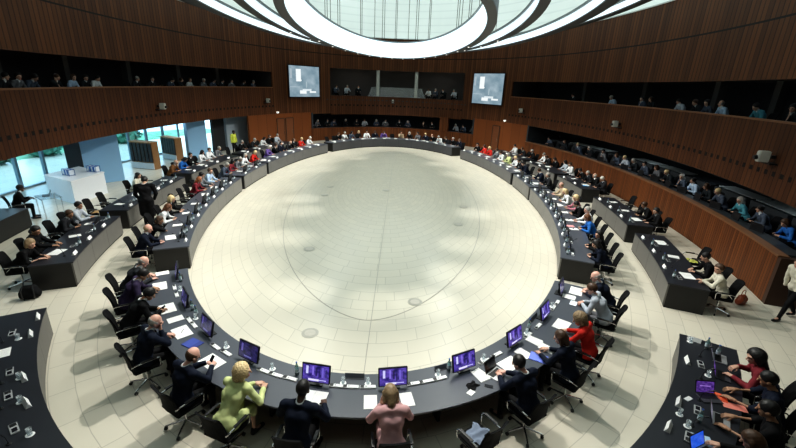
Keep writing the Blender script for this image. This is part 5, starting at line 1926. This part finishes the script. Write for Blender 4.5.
# blue-lit monitors in the right booth
BM = Tpl('booth_monitor', MB().box((0, 0, .2), (.46, .03, .28), rx=-.15).mesh('booth_monitor', BLACKPL))
BM.part('display', quad_uv([(-.21, -.03, .075), (.21, -.03, .075), (.21, .008, .325), (-.21, .008, .325)]).mesh('display', picture('booth_blue_picture', (.01, .05, .09), (.05, .16, .25), [], .6, 4)))
for i, t in enumerate([331.5, 335.6, 340, 344, 347.8, 351.4, 355, 359, 4, 8, 12, 16, 21, 26, 31]):
    put(BM, t, 6.2, 'small monitor on the desk in the right booth, %s from its near end' % ORD[i], 'monitor', 'monitors in the right booth', z=.72 + .70 - .055, turn=PI if i % 2 else .4)
# lobby
m = MB().prism([(-16.40, 17.93), (-14.43, 16.97), (-14.40, 18.98), (-16.37, 19.94)], 0, 1.05)
x0, y0 = -15.4, 18.45
mm = MB()
mm.prism([(x - x0, y - y0) for x, y in ((-16.40, 17.93), (-14.43, 16.97), (-14.40, 18.98), (-16.37, 19.94))], 0, 1.02)
cn = tag(link('reception_counter', mm.mesh('reception_counter', WHITEWALL), None, (x0, y0, 0)), 'large plain white reception counter in the lobby at the left', 'counter')
mt = MB().prism([(x - x0, y - y0) for x, y in ((-16.43, 17.93), (-14.41, 16.94), (-14.37, 18.99), (-16.39, 19.98))], 1.02, 1.06)
link('worktop', mt.mesh('worktop', plain('counter_white_top', (.82, .84, .86), .35, var=.02)), cn)
RACK = Tpl('leaflet_rack')
m = MB()
for x in (-.26, .26):
    for y in (-.12, .12):
        m.tube([(x, y, 0), (x, y, .30)], .012, 6)
for z in (.03, .28):
    m.tube([(-.26, -.12, z), (.26, -.12, z), (.26, .12, z), (-.26, .12, z)], .010, 6, closed=True)
RACK.part('wire_frame', m.mesh('wire_frame', plain('rack_blue', (.04, .12, .35), .4)))
for k in range(5):
    m = MB().box((-.20 + .10 * k, 0, .15), (.06, .20, .24), rx=.12 * (k % 2))
    RACK.part('leaflets', m.mesh('leaflets', plain('leaflet_white', (.75, .8, .86), .5) if k % 2 == 0 else plain('leaflet_blue', (.06, .18, .5), .5)))
RACK.put((-15.35, 18.05, 1.06), -.4, 'wire rack of blue and white leaflets on the left half of the white counter', 'leaflet rack')
RACK.put((-14.85, 18.95, 1.06), -.2, 'wire rack of blue and white leaflets on the right half of the white counter', 'leaflet rack')
for lab, fl, fr, h in (('nearer of the two wooden lobby lockers with black slotted fronts', (-16.86, 24.76), (-15.29, 24.44), 1.66), ('farther of the two wooden lobby lockers with black slotted fronts', (-16.96, 28.30), (-15.55, 27.50), 1.52)):
    d = Vector((fr[0] - fl[0], fr[1] - fl[1]))
    w = d.length
    rz = math.atan2(d.y, d.x)
    r = tag(link('locker_cabinet', MB().box((w / 2, .28, h / 2), (w, .5, h)).mesh('locker_cabinet', plain('locker_wood', (.26, .14, .06), .5)), None, (fl[0], fl[1], 0), rz), lab, 'cabinet', 'lobby lockers')
    n = 6
    for k in range(n):
        m = MB().box((w * (k + .5) / n, .0, h * .62), (w / n - .07, .06, h * .68))
        link('door', m.mesh('door', BLACKPL), r)
    link('base_panel', MB().box((w / 2, .0, h * .13), (w - .02, .05, h * .22)).mesh('base_panel', plain('locker_pale', (.55, .58, .60), .5)), r)
    link('top_board', MB().box((w / 2, .27, h + .02), (w + .04, .58, .04)).mesh('top_board', plain('locker_top', (.42, .26, .13), .5)), r)
T = Tpl('glass_table')
m = MB()
for x in (-.42, .42):
    for y in (-.3, .3):
        m.tube([(x, y, 0), (x, y, .80)], .018, 6)
for y in (-.3, .3):
    m.tube([(-.42, y, .80), (.42, y, .80)], .018, 6)
T.part('frame', m.mesh('frame', CHROME))
T.part('glass_top', MB().box((0, 0, .825), (.92, .68, .015)).mesh('glass_top', clear('table_glass', (.75, .85, .9), .2, .15)))
T.put((-14.12, 15.35, 0), -.62, 'small glass side table with metal legs in the lobby at the left', 'table')
LAPD.put((-14.25, 15.40, .833), -.8, 'black laptop on the small glass side table', 'laptop', mats={'laptop': BLACKPL})
# bags
def bag(w, d, h, mat, seed):
    s = SDF((-w, -d, -.05), (w, d, h * 1.5), .02)
    s.cone((-w * .3, 0, h * .32), (w * .3, 0, h * .32), h * .30, h * .30, .05)
    s.cone((-w * .2, 0, h * .68), (w * .2, 0, h * .68), h * .22, h * .22, .1)
    s.wob(.012, 25)
    s.cut((0, 0, .0), (0, 0, -1))
    return npmesh('bag', *s.nets(), [mat])


T = Tpl('rucksack', bag(.36, .34, .42, BLACKFAB, 1))
T.part('strap', MB().tube([(-.1, -.06, .38), (-.12, -.16, .30), (-.12, -.18, .12), (-.1, -.12, .03)], .015, 6).mesh('strap', BLACKPL))
T.part('strap', MB().tube([(.1, -.06, .38), (.12, -.16, .30), (.12, -.18, .12), (.1, -.12, .03)], .015, 6).mesh('strap', BLACKPL))
T.put((-9.45, 9.05, 0), .5, 'black rucksack standing on the floor at the end of the left outer desk', 'bag')
T = Tpl('handbag', bag(.30, .26, .34, plain('leather_red_brown', (.30, .07, .03), .45), 2))
T.part('handle', MB().tube([(-.10, 0, .28), (-.08, 0, .42), (0, 0, .47), (.08, 0, .42), (.10, 0, .28)], .011, 6).mesh('handle', MATS['leather_red_brown']))
T.put((9.95, 10.25, 0), .4, 'red-brown leather handbag on the floor behind the cream jumper', 'bag')
put(SCARF, 203.6, O2 + 1.34, 'tan scarf lying on an empty chair at the second left outer desk', 'scarf', z=.502, mats={'folded_cloth': cloth('cloth_tan', (.42, .28, .14))})
put(SCARF, 327.6, O2 + 1.34, 'yellow-green scarf lying on an empty chair at the right outer desk', 'scarf', z=.502, mats={'folded_cloth': cloth('cloth_yellowgreen', (.5, .5, .12))})
# round outlets let into the floor
OUT = Tpl('floor_outlet', MB().lathe([(.20, 0), (.20, .006), (.16, .006)], n=24).mesh('floor_outlet', plain('outlet_metal', (.42, .40, .35), .35, .3)))
OUT.part('lid', MB().lathe([(.13, .004), (.13, .009), (.10, .009)], n=24).mesh('lid', plain('outlet_lid', (.52, .49, .43), .4)))
for i, (x, y) in enumerate([(-1.97, 8.02), (.55, 9.64), (-3.9, 20.2), (-3.9, 22.0), (-.75, 21.7), (2.6, 16.3), (3.2, 19.0), (-3.1, 13.0)]):
    OUT.put((x, y, .001), 0, 'round metal outlet set flush in the pale stone floor, %s from the camera' % ORD[[0, 1, 5, 7, 6, 3, 4, 2][i]], 'floor outlet', 'floor outlets')


# ------------------------------------------------------------------ light
def spot(loc, target, power, size=100, blend=.6, col=(1, .96, .88), rad=.12):
    l = bpy.data.lights.new('spot_lamp', 'SPOT')
    l.energy, l.spot_size, l.spot_blend, l.color, l.shadow_soft_size = power, math.radians(size), blend, col, rad
    o = bpy.data.objects.new('spot_lamp', l)
    COL.objects.link(o)
    o.location = loc
    o.rotation_euler = (Vector(target) - Vector(loc)).to_track_quat('-Z', 'Y').to_euler()
    return o


def even(a, b, n, ph):
    """n angles evenly spaced along an ellipse"""
    k = 2000
    q = [(a * math.cos(2 * PI * i / k), b * math.sin(2 * PI * i / k)) for i in range(k + 1)]
    acc = [0]
    for i in range(k):
        acc.append(acc[-1] + math.hypot(q[i + 1][0] - q[i][0], q[i + 1][1] - q[i][1]))
    out, j = [], 0
    for i in range(n):
        want = acc[-1] * ((i + ph) % n) / n
        j = min(range(0, k, 4), key=lambda m: abs(acc[m] - want))
        out.append(2 * PI * j / k)
    return out


for a in even(3.99, 14.2, 18, .5):
    x, y = -.6 + 3.99 * math.cos(a), 22 + 14.2 * math.sin(a)
    tx, ty = E(math.degrees(a), 2.0)
    spot((x, y, 7.55), (tx, ty, 0), 1480, 80, .9, (1, .96, .885), .06)
for a in even(3.7, 13.6, 16, 0):  # added fill lamps for even floor light, without fixtures of their own
    x, y = -.6 + 3.7 * math.cos(a), 22 + 13.6 * math.sin(a)
    spot((x, y, 7.55), (x, y, 0), 230, 150, 1.0, (.94, 1, .96))


# narrow downlights in the innermost ring
for x, y in ((-2.62, 10.06), (-.53, 9.4), (.83, 9.66), (1.81, 11.47), (2.45, 14.07), (-4.11, 14.07), (-4.35, 17.34), (-4.9, 19.3), (-5.1, 26.8), (-3.4, 31.5), (2.56, 30.24), (3.6, 26.5), (3.5, 18)):
    spot((x, y, 7.5), (x, y, 0), 760, 18, 1.0, (1, .97, .9))


def area(loc, target, sx, sy, power, col):
    l = bpy.data.lights.new('area_lamp', 'AREA')
    l.shape, l.size, l.size_y, l.energy, l.color = 'RECTANGLE', sx, sy, power, col
    o = bpy.data.objects.new('area_lamp', l)
    COL.objects.link(o)
    o.location = loc
    o.rotation_euler = (Vector(target) - Vector(loc)).to_track_quat('-Z', 'Y').to_euler()
    return o


# added dim fill lamps, unseen sources, in the booths and galleries
for t in (335, 350, 5, 20):
    x, y = E(t, 7.4)
    area((x, y, 2.68), (x, y, 0), 1.5, .3, 3, (.75, .9, 1))
for t in (72, 91, 110):
    x, y = E(t, 7.2)
    area((x, y, 2.55), (x, y, 0), 2, .3, 4, (.8, .9, 1))
for t in (205, 192, 175, 155, 5, 352, 338):
    x, y = E(t, 7.2)
    area((x, y, 6.25), (x, y, 0), 1.2, .3, 1.3, (.7, .85, 1))
for t in (80, 100):
    x, y = E(t, 7.2)
    area((x, y, 6.95), (x, y, 0), 2, .3, 6, (1, .95, .9))

for t in (196, 176, 160):  # added unseen lamps that brighten the lobby and its white counter
    x, y = E(t, 8.0)
    area((x, y, 2.72), (x, y, 0), 1.5, 1.5, 18, (.85, .94, 1))

w = bpy.data.worlds.new('World')
bpy.context.scene.world = w
w.use_nodes = True
w.node_tree.nodes['Background'].inputs[0].default_value = (.55, .83, 1.0, 1)
w.node_tree.nodes['Background'].inputs[1].default_value = 3.2

# ------------------------------------------------------------------ camera (in the gallery behind the near end of the oval)
cam = bpy.data.cameras.new('Camera')
cam.sensor_fit = 'HORIZONTAL'
cam.sensor_width = 36
cam.lens = 399.4 / 796 * 36
cam.clip_start = .05
co = bpy.data.objects.new('Camera', cam)
COL.objects.link(co)
pit, rol = .336, .04
c, s = math.cos(pit), math.sin(pit)
fwd = Vector((0, c, -s))
up0 = Vector((0, s, c))
rt0 = Vector((1, 0, 0))
rt = rt0 * math.cos(rol) + up0 * math.sin(rol)
up = up0 * math.cos(rol) - rt0 * math.sin(rol)
M4 = Matrix((rt, up, -fwd)).transposed().to_4x4()
M4.translation = (0, 0, 5.612)
co.matrix_world = M4
bpy.context.scene.camera = co
vs = bpy.context.scene.view_settings
vs.view_transform = 'Standard'
try:
    vs.look = 'Medium High Contrast'
except Exception:
    vs.look = 'None'
vs.exposure = 0.0
